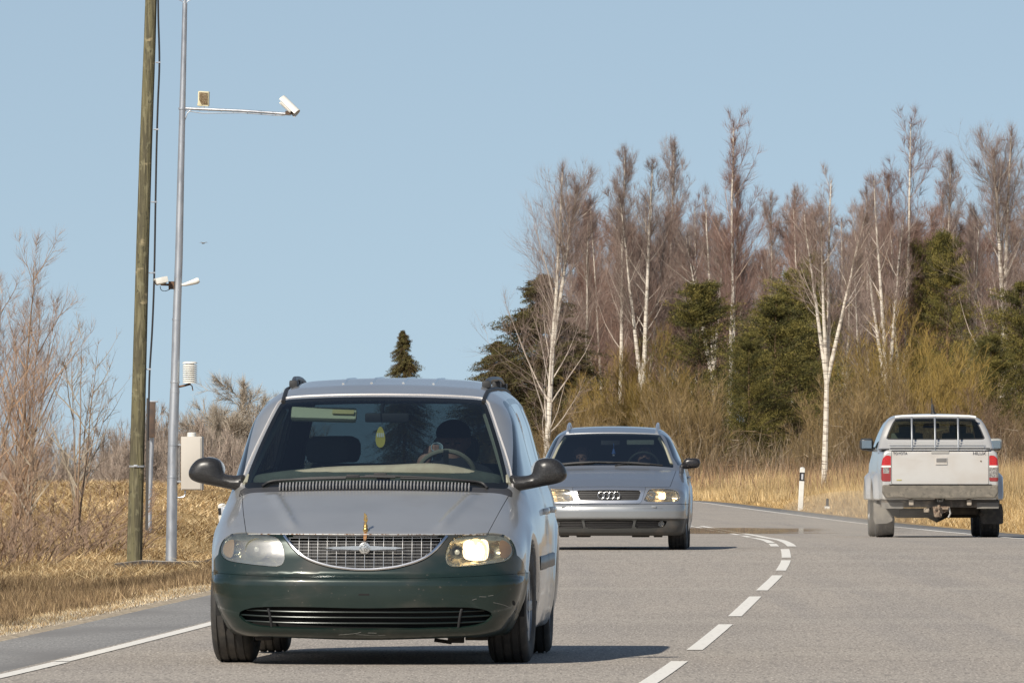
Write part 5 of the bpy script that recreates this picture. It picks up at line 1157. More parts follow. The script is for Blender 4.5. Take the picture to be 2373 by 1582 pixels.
    for x in (-.355, -.012, .33): m = MB(); m.tube([(x, 1.50, 1.22), (x, 1.53, 1.45), (x, 1.64, 1.725), (x, 1.72, 1.775)], .015, 8); m.build('upright', gb, t_)
    m = MB(); m.tube([(-.60, 1.735, 1.775), (-.5, 1.74, 1.79), (0, 1.74, 1.797), (.5, 1.74, 1.79), (.60, 1.735, 1.775)], .021, 8); m.build('top_bar', mat('guard_white', (.72, .72, .70), .4, .2), t_)
    for z in (1.335, 1.37, 1.405): m = MB(); m.box((0, 1.513+(z-1.335)*.4, z), (1.42, .012, .014), None, .003); m.build('panel_rib', sp_, tr)
    m = MB(); m.tube([(-.0, 2.5, 1.83), (-.015, 2.5, 1.92), (-.018, 2.51, 1.97)], [.030, .024, .020], 10); m.tube([(-.018, 2.51, 1.97), (-.025, 2.53, 2.07)], [.009, .005], 6); m.lathe([(.045, 1.83), (.04, 1.85), (.02, 1.86)], (0, 2.5, 0), 'z', 14); m.build('antenna', M_dark, tr)
    m = MB(); m.box((0, .005, 1.309), (1.46, .09, .018), None, .006); m.build('bed_cap', M_dark, tr)
    for s in (1, -1): m = MB(); m.box((s*.80, .75, 1.300), (.11, 1.45, .02), None, .006); m.build('bed_rail', M_trim, tr)
    # mirrors
    for s in (1, -1):
        t_ = empty('door_mirror', (0, 0, 0), 0, tr); fm = lambda x, y, z: smin(smax(smax(np.abs(x*s-.965)-.10, np.abs(z-1.38)-.09, .06), np.abs(y-3.45)-.07, .05), capsule_f([((.80, 3.45, 1.30), (.92, 3.45, 1.31), .028, .03)])(x*s, y, z), .03)
        mobj('casing', surfnet(fm, (min(s*.8, s*1.2), 3.3, 1.25), (max(s*.8, s*1.2), 3.6, 1.55), .02), mat('mirror_shell', (.035, .04, .045) if s < 0 else (.30, .30, .28), .4), t_)
        m = MB(); m.box((s*.965, 3.372, 1.38), (.145, .006, .115), None, .0); m.build('mirror_glass', mat('mirror_tint', (.35, .38, .40), .1, 1), t_)
    # bumper, towing gear, chassis
    m = MB(); pts = [(-.845, .775), (-.70, .785), (.70, .785), (.845, .775), (.85, .66), (.80, .585), (.55, .585), (.46, .575), (-.46, .575), (-.55, .585), (-.80, .585), (-.85, .66)]
    m.prism(pts, -.17, .02); bb = m.build('rear_bumper', dirt, tr, smooth=False)
    bv = bb.modifiers.new('bevel', 'BEVEL'); bv.width = .02; bv.segments = 2
    m = MB(); m.box((0, -.10, .782), (1.5, .16, .012), None, .004); m.build('step_pad', M_dark, bb)
    m = MB(); m.box((0, .05, .500), (1.74, .10, .105), None, .01); m.box((0, .06, .545), (1.70, .05, .10)); m.build('tow_beam', mat('beam_grime', (.075, .065, .055), .8, noise=((8, 8, 8), (.2, .165, .13), .45, .7)), tr)
    for s in (1, -1): m = MB(); m.box((s*.70, -.004, .475), (.32, .012, .09), None, .004); m.build('beam_plate', dust, tr); m = MB(); m.box((s*.425-.0, -.05, .52), (.07, .09, .085), None, .02); m.build('bump_stop', mat('bump_stop_tan', (.36, .31, .25), .8), tr)
    rs = mat('rusty_tan', (.27, .21, .155), .85, noise=((25, 25, 25), (.14, .09, .06), .4, .6))
    h = empty('tow_hitch', (0, 0, 0), 0, tr)
    m = MB(); m.prism([(-.11, .46), (-.10, .39), (-.085, .31), (.015, .30), (.03, .36), (.13, .40), (.14, .46)], -.03, -.005); m.box((.02, -.05, .44), (.20, .05, .045), None, .008); m.build('bracket', rs, h, smooth=False)
    m = MB(); m.tube([(-.02, -.03, .34), (-.02, -.10, .33), (-.02, -.13, .38), (-.02, -.13, .43)], [.024, .024, .02, .018], 10); m.lathe([(0, .03), (.02, .025), (.027, 0), (.02, -.022), (0, -.03)], (-.02, -.13, .455), 'z', 16); m.build('tow_ball', rs, h)
    m = MB(); m.box((-.20, -.03, .405), (.08, .05, .06), None, .012); m.lathe([(.03, -.065), (.034, -.03), (.034, -.01)], (-.20, 0, .405), 'y', 14); m.build('trailer_socket', mat('socket_tan', (.33, .28, .22), .8), h)
    m = MB(); m.tube([(.13, -.02, .44), (.15, -.04, .36), (.12, -.04, .30)], .014, 6); m.build('safety_loop', mat('galv_loop', (.4, .38, .35), .5, .5), h)
    m = MB(); m.box((.0, -.011, .548), (.15, .012, .055), None, .004); pl = m.build('maker_plate', mat('plate_dark', (.05, .045, .04), .7), tr)
    text_obj('lettering', 'TauT', .055, (.0, -.019, .546), (R(90), 0, 0), white_p, pl, .001, .9)
    m = MB(); m.box((0, 2.2, .56), (1.1, 4.0, .16), None, .04); m.tube([(-.6, AR, .36), (-.2, AR, .37), (.0, AR, .36), (.2, AR, .37), (.6, AR, .36)], [.05, .05, .14, .05, .05], 12); m.box((.0, 1.6, .36), (1.2, .5, .14), None, .04); m.box((.35, .8, .40), (.5, .3, .12), None, .05); m.tube([(.62, .2, .34), (.62, 1.2, .36)], .03, 10); m.build('chassis', mat('chassis_grime', (.035, .028, .022), .9, noise=((6, 6, 6), (.07, .055, .04), .4, .7)), tr)
    for s in (1, -1):
        wheel('wheel', (s*.775, AR, RW), RW, .265, tr, s, 0); wheel('wheel', (s*.775, AF, RW), RW, .265, tr, s, 0)
        for a in (AR, AF): housing(tr, s, s*.90, a, RW, .475, .34)
        # flap: dusty curved rubber behind the rear tyre
        if s < 0: pts = [(-.955, .52), (-.90, .50), (-.80, .455), (-.72, .38), (-.665, .30), (-.68, .245), (-.76, .21), (-.93, .20), (-.955, .28)]
        else: pts = [(.62, .50), (.93, .50), (.955, .40), (.955, .22), (.93, .20), (.64, .205), (.62, .25)]
        m = MB(); m.prism(pts, AR-.52, AR-.50); m.build('mud_flap', dust if s < 0 else M_tyre, tr, smooth=False)
    return tr
pickup = build_pickup()

# faint road dust whirled up by the pickup's wheels
f = lambda x, y, z: (np.sqrt((x/1.25)**2+(y/2.6)**2+(z/.34)**2)-1)*.3
V, N, T = surfnet(f, (-1.5, -3, -.45), (1.5, 3, .45), .15); dc = mesh_np('dust_cloud', V+np.array([at(2062, 1235, 167)[0]-.35, 167.8, float(zr(168))+.36]), T, mat('dust_air', (0, 0, 0)), N=N); tag(dc, 'faint pale dust whirled up around the left wheels of the pickup truck', 'dust', kind='stuff')
n = dc.data.materials[0].node_tree; n.nodes.clear(); vo = n.nodes.new('ShaderNodeVolumePrincipled'); vo.inputs['Color'].default_value = (.95, .86, .74, 1); vo.inputs['Density'].default_value = .10
o_ = n.nodes.new('ShaderNodeOutputMaterial'); n.links.new(vo.outputs[0], o_.inputs['Volume'])
# ================================================================== trees
M_twig = attr_mat('twigs', .85, randv=.18)
M_needle = attr_mat('needles', .75, randv=.15)
def bark_mat(name, c1, c2, c3, sc=1.0):
    m = mat(name, c1, .8, noise=[((2*sc, 2*sc, 9*sc), c2, .52, .62, 4), ((1.2*sc, 1.2*sc, 22*sc), c3, .60, .66, 3)], bump=((12, 12, 30), .4, .01)); return m
M_birch = bark_mat('birch_bark', (.66, .60, .51), (.42, .36, .29), (.07, .055, .045))
M_brownbark = bark_mat('brown_bark', (.25, .17, .11), (.17, .12, .08), (.08, .06, .04))
M_pinebark = bark_mat('pine_bark', (.20, .12, .075), (.13, .085, .06), (.07, .05, .04))
def unit(v): return v/(np.linalg.norm(v, axis=-1, keepdims=True)+1e-9)
def grow(rg, paths, radii, n, t0, t1, L, ang, lenexp=.6, up=.3, seg=5, wob=.12, taper=True):
    """child branches leaving parent polylines; returns paths (n,seg,3) and base radii"""
    pi = rg.integers(0, len(paths), n); t = t0+(t1-t0)*rg.random(n); k = paths.shape[1]-1
    f = t*k; i = np.minimum(f.astype(int), k-1); fr = (f-i)[:, None]
    p = paths[pi, i]*(1-fr)+paths[pi, i+1]*fr; d = unit(paths[pi, i+1]-paths[pi, i])
    side = unit(np.cross(d, rg.normal(size=(n, 3)))); a = np.radians(ang)*(.75+.5*rg.random(n))[:, None]
    dr = unit(d*np.cos(a)+side*np.sin(a)); Ln = L[pi]*(1-t)**lenexp*(.6+.7*rg.random(n)) if taper else L[pi]*(.6+.7*rg.random(n))
    out = np.empty((n, seg, 3)); out[:, 0] = p; st = (Ln/(seg-1))[:, None]
    for s in range(1, seg):
        dr = unit(dr+rg.normal(scale=wob, size=(n, 3))+np.array([0, 0, up/seg])); out[:, s] = out[:, s-1]+dr*st
    return out, radii[pi]*.45*(1-.6*t), Ln
def slivers(paths, w0, rg):
    """each polyline as a flat tapered ribbon of triangles facing a random way"""
    n, s, _ = paths.shape; d = unit(paths[:, -1]-paths[:, 0]); sd = unit(np.cross(d, rg.normal(size=(n, 3))))
    w = np.broadcast_to(np.asarray(w0, float), (n,))[:, None, None]*np.linspace(1, .15, s)[None, :, None]/2
    A = paths-sd[:, None]*w; B = paths+sd[:, None]*w; V = np.stack([A, B], 2).reshape(-1, 3)
    b = (np.arange(n)*2*s)[:, None]; k = np.arange(s-1)[None]*2
    F = np.concatenate([np.stack([b+k, b+k+1, b+k+3], -1).reshape(-1, 3), np.stack([b+k, b+k+3, b+k+2], -1).reshape(-1, 3)]); return V, F
class TM:
    def __init__(s): s.V = []; s.F = []; s.C = []; s.n = 0
    def add(s, V, F, c): s.V.append(V); s.F.append(F+s.n); s.n += len(V); s.C.append(np.broadcast_to(c, (len(V), 3)) if np.ndim(c) == 1 else c)
    def mesh(s, name, matl, par=None): o = mesh_np(name, np.concatenate(s.V), np.concatenate(s.F), matl, par, smooth=False); colour_attr(o, np.concatenate(s.C)); return o
def stem(rg, H, lean=0.0, wob=.02, n=12, p0=(0, 0, 0), az=0.0):
    t = np.linspace(0, 1, n); off = np.cumsum(rg.normal(scale=wob*H/n**.5, size=(n, 2))*t[:, None], 0); P = np.zeros((n, 3))
    P[:, 0] = p0[0]+lean*H*t*math.cos(az)+off[:, 0]*.6; P[:, 1] = p0[1]+lean*H*t*math.sin(az)+off[:, 1]*.6; P[:, 2] = p0[2]+H*t; return P
def make_bare(seed, name, H=14., r=.14, stems=1, fork=.0, spread=2.6, start=.25, n1=46, n2=420, n3=5200, bark=None, cols=((.52, .46, .40), (.30, .21, .17), (.22, .145, .125)), ang=38, w=(.03, .014, .0085), up=.9, flean=.10):
    rg = np.random.default_rng(seed); t = empty(name); P = [stem(rg, H)]; Rr = [r]
    for k in range(stems-1):
        base = P[0]; i = max(0, int(fork*11)); a = rg.random()*6.28 if k else 2.9; Hs = H*(1-fork)*(.75+.2*rg.random())
        P.append(stem(rg, Hs, flean*(1+.4*rg.random()), .02, 12, base[i], a)); Rr.append(r*.7)
    m = MB()
    for p, r_ in zip(P, Rr): m.tube(p-np.array([0, 0, .3])*(p[0][2] < .01), np.linspace(1, .10, len(p))**.9*r_, 8)
    trunk = m.build('trunk', bark or M_birch, t)
    P = np.array(P); Rr = np.array(Rr); c = TM(); L = np.full(len(P), spread)
    p1, r1, L1 = grow(rg, P, Rr, n1, start, .97, L, ang, .45, up, 7, .07)
    L1[:] = L1; V, F = slivers(p1, np.maximum(w[0]*2.0*(L1/spread), w[0]*.7), rg); g = np.repeat(np.tile(np.linspace(0, 1, 7), n1), 2)[:, None]
    c.add(V, F, np.array(cols[0])*(1-g)+np.array(cols[1])*g); V, F = slivers(p1, np.maximum(w[0]*2.0*(L1/spread), w[0]*.7), rg); c.add(V, F, np.array(cols[0])*(1-g)+np.array(cols[1])*g)
    p2, r2, L2 = grow(rg, p1, r1, n2, .12, .98, L1*.55, 36, .4, up*.5, 5, .12); V, F = slivers(p2, w[1], rg); c.add(V, F, np.array(cols[1]))
    # leader twigs straight from the upper stem
    p2b, _, L2b = grow(rg, P, Rr, int(n2*.35), .45, .995, np.full(len(P), spread*.55), 30, .75, up, 5, .1); V, F = slivers(p2b, w[1], rg); c.add(V, F, np.array(cols[1]))
    pp = np.concatenate([p2, p2b]); LL = np.concatenate([L2, L2b])
    p3, _, _ = grow(rg, pp, np.ones(len(pp)), n3, .05, .98, np.maximum(LL*.6, spread*.13), 30, .25, up*.7, 3, .10); V, F = slivers(p3, w[2], rg)
    c.add(V, F, np.array(cols[2])*np.repeat(.7+.6*rg.random(n3), 6)[:, None]); c.mesh('crown', M_twig, t)
    return t
def make_pine(seed, name, H=8., spread=1.9, start=.05, cols=((.055, .075, .022), (.10, .115, .03), (.03, .045, .018)), nb=75, per=150, spruce=False, leaf=.13):
    rg = np.random.default_rng(seed); t = empty(name); P = stem(rg, H, .01, .012); m = MB(); m.tube(P-[0, 0, .2], np.linspace(.13, .02, 12), 8); m.build('trunk', M_pinebark, t)
    c = TM(); zt = start+(1-start)*rg.random(nb)**(.8 if spruce else .9); a = rg.random(nb)*6.283
    prof = (1-zt)**(.75 if spruce else .55)*(1 if spruce else np.clip((zt-start+.12)*5, .3, 1)); L = spread*prof*(.75+.45*rg.random(nb))+.12
    base = np.stack([np.interp(zt, np.linspace(0, 1, 12), P[:, k]) for k in range(3)], 1)
    drop = (-.35 if spruce else .35)*L; tips = base+np.stack([np.cos(a)*L, np.sin(a)*L, drop], 1)
    pb = np.stack([base, (base+tips)/2+[0, 0, .06], tips], 1); V, F = slivers(pb, .04, rg); c.add(V, F, np.array((.12, .08, .05)))
    # needle tufts spread through the branches' volume
    n = nb*per; bi = rg.integers(0, nb, n); f = rg.random(n)**.55; cl = rg.integers(0, 7, n)
    ctr = base[bi]*(1-f[:, None])+tips[bi]*f[:, None]
    cen = rg.normal(size=(nb, 7, 3))*np.array([.22, .22, .12])*np.maximum(L, .35)[:, None, None]; ctr = ctr+cen[bi, cl]*(.3+f[:, None])+rg.normal(size=(n, 3))*np.array([.10, .10, .06])*(.5 if spruce else .8)
    d = unit(rg.normal(size=(n, 3))+np.array([0, 0, .7 if not spruce else -.2])+unit(tips-base)[bi]*.8); sd = unit(np.cross(d, rg.normal(size=(n, 3)))); l = leaf*(.6+.8*rg.random(n))[:, None]; wd = l*.16
    V = np.stack([ctr-sd*wd, ctr+sd*wd, ctr+d*l], 1).reshape(-1, 3); tone = rg.integers(0, 3, (nb, 7))[bi, cl]; C = np.array(cols)[tone]*(.7+.6*rg.random((n, 1))); c.add(V, np.arange(3*n).reshape(-1, 3), np.repeat(C, 3, 0))
    c.mesh('crown', M_needle, t); return t
def make_shrub(seed, name, H=5., wd=1.6, n0=46, cols=((.25, .19, .08), (.30, .21, .06), (.27, .17, .05)), n2=700, n3=6500, w=(.022, .013, .0095), up=.6, fan=.30):
    rg = np.random.default_rng(seed); t = empty(name); n = n0; a = rg.random(n)*6.283; rr = wd*.5*rg.random(n)**.5; k = 8; s = np.linspace(0, 1, k)
    h = H*(.55+.5*rg.random(n))*(1-.35*(rr/(wd*.5))); P = np.zeros((n, k, 3)); out = fan*(rr/(wd*.5))*h+.02*H*rg.random(n)
    for j in range(k):
        P[:, j, 0] = np.cos(a)*(rr*.6+out*s[j]**1.4); P[:, j, 1] = np.sin(a)*(rr*.6+out*s[j]**1.4); P[:, j, 2] = h*s[j]
    P[:, 1:, :2] += np.cumsum(rg.normal(scale=.05, size=(n, k-1, 2)), 1); c = TM(); tr_ = TM()
    V, F = slivers(P, w[0]*2, rg); tr_.add(V, F, np.array(cols[0])); V, F = slivers(P, w[0]*2, rg); tr_.add(V, F, np.array(cols[0])*.8); tr_.mesh('stems', M_twig, t)
    p2, r2, L2 = grow(rg, P, np.ones(n), n2, .25, .98, h*.30, 26, .3, up, 5, .09); V, F = slivers(p2, w[1], rg); c.add(V, F, np.array(cols[1]))
    p3, _, _ = grow(rg, np.concatenate([p2]), np.ones(n2), n3, .0, .98, L2*.5, 28, .2, up*.6, 3, .12); V, F = slivers(p3, w[2], rg); c.add(V, F, np.array(cols[2])*np.repeat(.65+.7*rg.random(n3), 6)[:, None])
    c.mesh('twigs', M_twig, t); return t
protos = {}
def place(key, xb, xt, yt, Y, label=None, cat='tree', group=None, sx=1.0, rz=None, zb=None, protoH=None, lean=True):
    """copy prototype tree: base column xb, tip column xt, tip row yt at distance Y"""
    if xb > 900 and Y > 430: Y += 48
    src, H0, used = protos[key]; s = FPX/Y; X = (xb-CX)/s; z0 = float(gz(X, Y)) if zb is None else zb
    Ht = EYE+(HY-yt)/s-z0; k = Ht/H0
    if not used[0]: t = src; used[0] = True
    else:
        t = src.copy(); COL.objects.link(t)
        for ch in list(src.children): c = ch.copy(); COL.objects.link(c); c.parent = t
    if 'group' in t and not group: del t['group']
    t.location = (X, Y, z0-.05); t.scale = (k*sx, k*sx, k); dx = (xt-xb)/s
    e = Euler((0, math.atan2(dx, Ht), 0)).to_matrix() @ Euler((0, 0, rz if rz is not None else random.random()*6.28)).to_matrix(); t.rotation_euler = e.to_euler()
    tag(t, label, cat, group); return t
def proto(key, obj, H): protos[key] = (obj, H, [False])
purple = ((.56, .50, .43), (.31, .245, .205), (.24, .18, .155))
proto('birch_a', make_bare(1, 'birch_tree', 14, .17, 2, .50, 4.4, .10, 70, 900, 13500, cols=purple, ang=46, up=.75, w=(.036, .013, .0068)), 14)
proto('birch_b', make_bare(2, 'birch_tree', 14, .16, 3, .28, 3.3, .32, 60, 800, 11500, cols=purple, flean=.13, ang=42, up=.8, w=(.03, .013, .0075)), 14)
proto('birch_c', make_bare(3, 'birch_tree', 15, .15, 1, 0, 3.3, .38, 60, 760, 10500, cols=purple, ang=42, up=.8, w=(.028, .013, .0075)), 15)
proto('birch_d', make_bare(4, 'birch_tree', 14, .16, 4, .40, 3.4, .36, 70, 800, 11500, cols=purple, flean=.16, ang=42, up=.8, w=(.03, .013, .0075)), 14)
proto('birch_e', make_bare(5, 'birch_tree', 15, .14, 2, .15, 3.7, .35, 64, 860, 13000, cols=((.46, .35, .27), (.27, .175, .14), (.23, .145, .12)), flean=.07, ang=42, up=.8, w=(.03, .013, .0075)), 15)
thin = ((.37, .30, .25), (.285, .20, .16), (.255, .172, .138))
proto('thin_a', make_bare(6, 'bare_tree', 13, .07, 1, 0, 3.4, .15, 60, 760, 12000, M_brownbark, thin, ang=44, up=.8, w=(.026, .013, .0085)), 13)
proto('thin_b', make_bare(7, 'bare_tree', 13, .065, 2, .2, 3.6, .15, 66, 800, 13000, M_brownbark, thin, ang=44, up=.8, w=(.026, .013, .0085)), 13)
proto('thin_c', make_bare(8, 'bare_tree', 13, .055, 1, 0, 3.0, .25, 50, 640, 11000, M_birch, purple, ang=42, up=.8, w=(.026, .013, .008)), 13)
pc = ((.125, .112, .032), (.205, .170, .048), (.068, .066, .024))
proto('pine_a', make_pine(11, 'pine_tree', 8, 2.5, .02, pc, 150, 620, leaf=.075), 8)
proto('pine_b', make_pine(12, 'pine_tree', 8, 2.3, .30, pc, 100, 640, leaf=.075), 8)
proto('spruce_a', make_pine(13, 'spruce_tree', 8, 3.0, .03, ((.075, .066, .026), (.12, .105, .038), (.085, .06, .03)), 260, 620, True, .075), 8)
proto('shrub_a', make_shrub(21, 'willow_shrub', 5, 2.3, 70, ((.27, .22, .12), (.30, .22, .07), (.27, .185, .055)), 1500, 20000, (.013, .010, .0075)), 5)
proto('shrub_b', make_shrub(22, 'willow_shrub', 5, 2.6, 80, ((.28, .23, .16), (.25, .185, .09), (.235, .165, .08)), 1500, 19000, (.013, .010, .0075)), 5)
proto('brush_a', make_shrub(23, 'brown_bush', 4, 2.6, 80, ((.27, .21, .15), (.235, .165, .11), (.21, .14, .09)), 1500, 16000, (.013, .010, .0075), up=.2), 4)
G = 450
main = [
 ('birch_a', 1262, 1303, 372, 436, 'leftmost white birch of the wood, thick pale trunk with long low branches'),
 ('birch_c', 1432, 1446, 338, 505, 'tall straight birch above the estate car, first tall one right of the big left birch'),
 ('birch_b', 1478, 1515, 362, 500, 'birch dividing into a V of white stems above the estate car'),
 ('birch_c', 1548, 1562, 318, 515, 'tall thin birch whose dark brushy top rises left of the tallest middle birch'),
 ('birch_e', 1688, 1704, 272, 480, 'tallest birch in the middle of the wood, with a bunch of close white stems'),
 ('birch_d', 1662, 1640, 445, 486, 'shorter many stemmed birch leaning against the tallest middle birch'),
 ('birch_d', 1908, 1936, 398, 429, 'white birch forking wide into a Y above its long bare lower trunk'),
 ('birch_c', 1832, 1842, 428, 520, 'slim birch between the middle group and the Y forked birch'),
 ('birch_e', 2088, 2116, 268, 500, 'tall brown topped birch rising behind the pickup truck, left of the dark pine pair'),
 ('birch_b', 2068, 2030, 398, 496, 'branchy birch leaning left beside the tall birch behind the pickup truck'),
 ('birch_c', 2192, 2202, 348, 520, 'thin pale birch standing alone above the pair of dark pines'),
 ('birch_a', 2312, 2346, 288, 480, 'big birch with reddish crown at the right edge of the picture'),
 ('birch_b', 2400, 2420, 330, 470, 'birch cut off by the right edge of the picture'),
 ('thin_b', 1375, 1352, 470, 520, 'reddish bare tree filling the gap right of the leftmost birch'),
 ('birch_c', 1995, 1978, 560, 470, 'short leaning birch stem between the Y forked birch and the pickup birches'),
]
for k, xb, xt, yt, Y, lab in main: place(k, xb, xt, yt, Y, lab, 'tree', sx=.8 if k in ('birch_c',) else .9)
rs_ = np.random.default_rng(77)
for i, x in enumerate((1352, 1405, 1500, 1588, 1612, 1735, 1790, 1868, 1960, 2012, 2150, 2245, 2275, 2335)):
    place(('birch_c', 'birch_e', 'birch_b')[i % 3], x, x+rs_.normal()*22, 430+90*rs_.random(), 500+25*rs_.random(), 'slim white stemmed birch of middling height between the larger birches', 'tree', 'slim birches between the larger ones', sx=.8)
N_BACK = 84
for i in range(N_BACK):
    x = 1330+1090*(i+.5*rs_.random())/N_BACK; yt = 480+150*rs_.random(); yt += 60*(abs(x-1770) < 60)+50*(abs(x-1990) < 40)
    place(('thin_a', 'thin_b', 'thin_c')[rs_.integers(0, 3)], x, x+rs_.normal()*18, yt, 500+90*rs_.random(), 'slender bare reddish brown tree in the crowded back rows of the wood', 'tree', 'bare trees in the back rows of the wood', sx=.95)
ever = [
 ('spruce_a', 1245, 1247, 636, 478, 'dark spruce directly behind the leftmost birch', 1.2), ('spruce_a', 1162, 1158, 790, 492, 'low dark spruce at the far left edge of the wood above the minivan roof', 1.3), ('spruce_a', 1312, 1312, 790, 476, 'shadowed spruce right of the leftmost birch', 1.4),
 ('spruce_a', 937, 938, 766, 560, 'lone small spruce whose tip shows above the minivan roof', .62),
 ('pine_b', 1618, 1620, 655, 458, 'rounded dark green pine above the estate car mirror', 1.0), ('pine_a', 1790, 1792, 690, 448, 'broad green pine reaching to the ground in the middle of the wood', 1.15), ('pine_a', 1845, 1850, 632, 462, 'taller green pine just behind and right of the broad middle pine', .95), ('pine_a', 1735, 1732, 775, 444, 'low green pine left of the broad middle pine', .9),
 ('pine_b', 2000, 2000, 572, 520, 'brownish green pine top between the Y forked birch and the pickup truck', .6), ('pine_b', 2142, 2140, 560, 500, 'left one of the dark pine pair above the pickup truck', .55), ('pine_b', 2196, 2198, 540, 498, 'right one of the dark pine pair above the pickup truck', .6),
 ('pine_a', 2290, 2292, 780, 462, 'green pine right of the pickup truck cab', 1.0), ('pine_a', 2362, 2362, 660, 470, 'green pine at the right edge of the picture', 1.1), ('pine_b', 1880, 1880, 590, 500, 'narrow brownish pine top behind the Y forked birch', .5)]
for k, xb, xt, yt, Y, lab, sx in ever: place(k, xb, xt, yt, Y, lab, 'tree', sx=sx)
shr = [('shrub_a', 1440, 1440, 800, 446, 'olive brown willow bush above the roof of the estate car', 1.2), ('shrub_a', 1530, 1535, 745, 442, 'tall olive willow bush right above the estate car', 1.1), ('shrub_b', 1590, 1595, 800, 438, 'grey olive willow bush above the estate car mirror', 1.2), ('shrub_b', 1390, 1385, 860, 444, 'low brown willow bush left above the estate car', 1.3),
 ('shrub_a', 2100, 2105, 685, 452, 'golden olive willow bush behind the pickup truck cab', 1.3), ('shrub_b', 2035, 2030, 760, 446, 'willow bush above the left mirror of the pickup truck', 1.2), ('shrub_a', 2170, 2175, 760, 445, 'golden willow bush on the right of the tallest golden one', 1.1), ('shrub_b', 1960, 1960, 830, 440, 'brown willow bush between the Y forked birch trunk and the pickup truck', 1.3), ('shrub_b', 2240, 2245, 830, 446, 'brown willow bush above the right side of the pickup truck', 1.3)]
for k, xb, xt, yt, Y, lab, sx in shr: place(k, xb, xt, yt, Y, lab, 'bush', sx=sx)
for i in range(34):
    x = 1300+1110*(i+.6*rs_.random())/34; place('brush_a' if i % 3 else 'shrub_b', x, x+rs_.normal()*10, 905+70*rs_.random()-(x > 2250)*20, 425+50*rs_.random()+8, 'tangled brown bush along the foot of the wood', 'bush', 'brown bushes along the foot of the wood', sx=1.25)
# dense dead undergrowth between the trunks
rg = np.random.default_rng(5); n = 130000; X = -1+31*rg.random(n); Y = 476+170*rg.random(n)**1.3; k = (X-xc(Y) > 6.5); X, Y = X[k], Y[k]; n = len(X)
P = np.empty((n, 3, 3)); h = (.7+2.1*rg.random(n)**2.2)*(1+.7*vnoise(X, Y, 4)); P[:, 0] = np.stack([X, Y, gz(X, Y)], 1); lf = (rg.random(n) < .5)*rg.random(n)*h; P[:, 0, 2] += lf; P[:, 1] = P[:, 0]+np.stack([rg.normal(0, .2, n), rg.normal(0, .2, n), (h-lf)*.5], 1); P[:, 2] = P[:, 1]+np.stack([rg.normal(0, .34, n), rg.normal(0, .34, n), (h-lf)*.45], 1)
V, F = slivers(P, .021, rg); c = TM(); pal = np.array([(.20, .145, .095), (.25, .185, .11), (.13, .095, .06), (.32, .26, .19), (.22, .155, .075)]); c.add(V, F, np.repeat(pal[rg.integers(0, 5, n)]*(.6+.8*rg.random((n, 1)))*(1+.7*vnoise(X, Y, 2.5))[:, None], 6, 0)); o = c.mesh('undergrowth', M_twig)
tag(o, 'dense dead brown undergrowth between the trunks of the wood', 'undergrowth', kind='stuff')
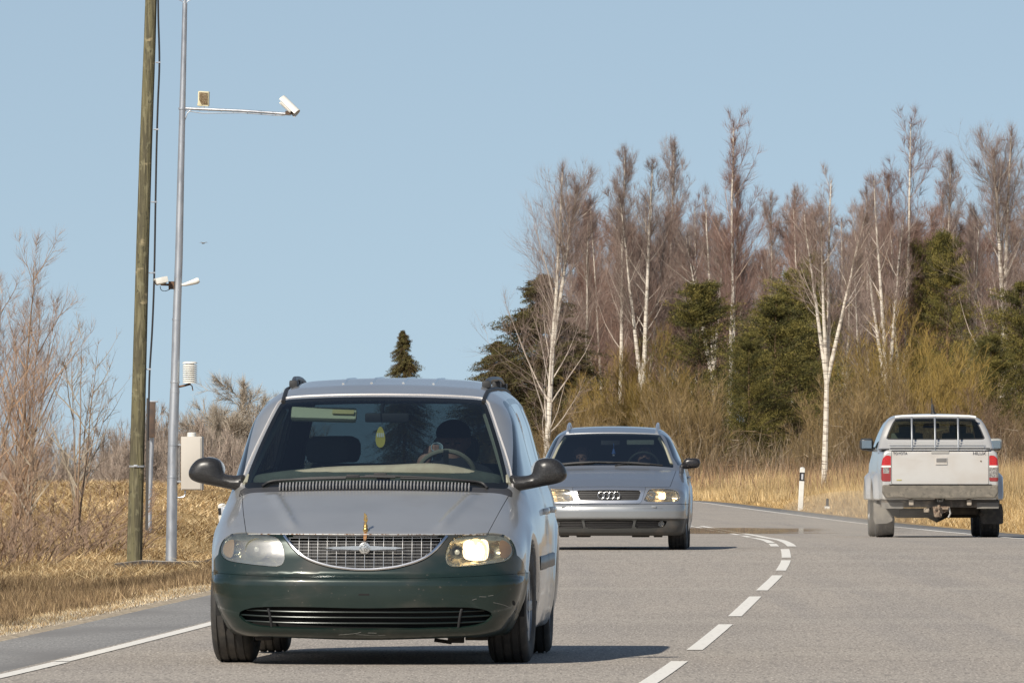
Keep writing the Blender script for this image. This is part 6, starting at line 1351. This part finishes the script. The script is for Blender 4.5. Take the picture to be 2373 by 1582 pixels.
# ------------------------------------------------------------------ saplings on the left
near = ((.42, .27, .16), (.33, .23, .16), (.30, .215, .165)); grey = ((.36, .31, .24), (.33, .27, .2), (.28, .21, .16))
proto('sap_a', make_bare(31, 'birch_sapling', 4, .030, 3, .08, 1.5, .12, 50, 420, 4000, M_brownbark, near, 36, (.014, .0055, .0030), .8, .09), 4)
proto('sap_b', make_bare(32, 'willow_sapling', 3, .020, 3, .12, 1.15, .15, 26, 120, 480, M_brownbark, grey, 42, (.014, .008, .0042), .5, .16), 3)
proto('scrub', make_shrub(33, 'twiggy_bush', 1.6, 1.3, 26, ((.27, .19, .13), (.28, .2, .15), (.25, .175, .13)), 190, 1500, (.010, .006, .0036), .1, .8), 1.6)
for k, xb, xt, yt, Y, lab, sx in (('sap_a', 22, 92, 548, 172, 'tall fine twigged birch sapling with orange brown stem near the left edge', 1.0), ('sap_a', -38, 10, 640, 168, 'birch sapling cut off by the left edge of the picture', 1.1), ('sap_a', 70, 52, 700, 176, 'shorter birch sapling just right of the tall one at the left edge', .9),
   ('sap_b', 178, 193, 738, 164, 'open branched pale sapling standing left of the wooden pole', 1.0), ('sap_b', 150, 262, 818, 166, 'sapling with stems slanting right toward the wooden pole', .9), ('sap_b', 60, 20, 905, 158, 'low grey sapling with crossing stems at the lower left', 1.2)):
    place(k, xb, xt, yt, Y, lab, 'sapling', sx=sx)
for i, (x, yt, Y) in enumerate(((20, 1010, 150), (110, 1020, 157), (205, 1060, 163), (260, 1035, 170), (-20, 1120, 138), (70, 1140, 146))):
    place('scrub', x, x+20, yt, Y, 'tangle of thin bare twigs at the foot of the left saplings', 'bush', 'twiggy bushes under the left saplings', sx=1.25)
# shrubs and trees beyond the ridge on the left
far = ((.37, .32, .27), (.34, .28, .23), (.31, .25, .205)); pale = ((.40, .36, .29), (.36, .31, .25), (.33, .28, .22))
proto('far_bush', make_bare(41, 'distant_bush', 6, .06, 3, .05, 3.2, .04, 90, 800, 10000, M_brownbark, far, 50, (.045, .024, .015), .5, .16), 6)
proto('far_tree', make_bare(42, 'distant_tree', 8, .08, 3, .18, 3.6, .15, 90, 1500, 30000, M_brownbark, pale, 56, (.045, .022, .013), .35, .12), 8)
place('far_tree', 560, 562, 888, 430, 'round pale grey tree beyond the hill, left of the minivan windscreen', 'tree', sx=1.05); place('far_tree', 612, 615, 925, 440, 'smaller pale grey tree half hidden by the minivan roof pillar', 'tree', sx=.95); place('far_tree', 505, 503, 955, 425, 'small pale tree between the cabinet and the round pale tree', 'tree', sx=.6)
for x, yt, Y in ((385, 980, 400), (440, 1000, 392), (470, 985, 410), (355, 955, 405), (325, 975, 405), (290, 1030, 395), (240, 1005, 405), (200, 1030, 400), (150, 1040, 400), (110, 1025, 400), (60, 1005, 395), (10, 1010, 405), (530, 1010, 395), (410, 965, 430), (600, 1000, 400), (270, 1010, 420), (340, 1000, 396)):
    place('far_bush', x, x, yt, Y, 'reddish bare bush beyond the low hill on the left', 'bush', 'reddish bushes beyond the left hill', sx=.6)
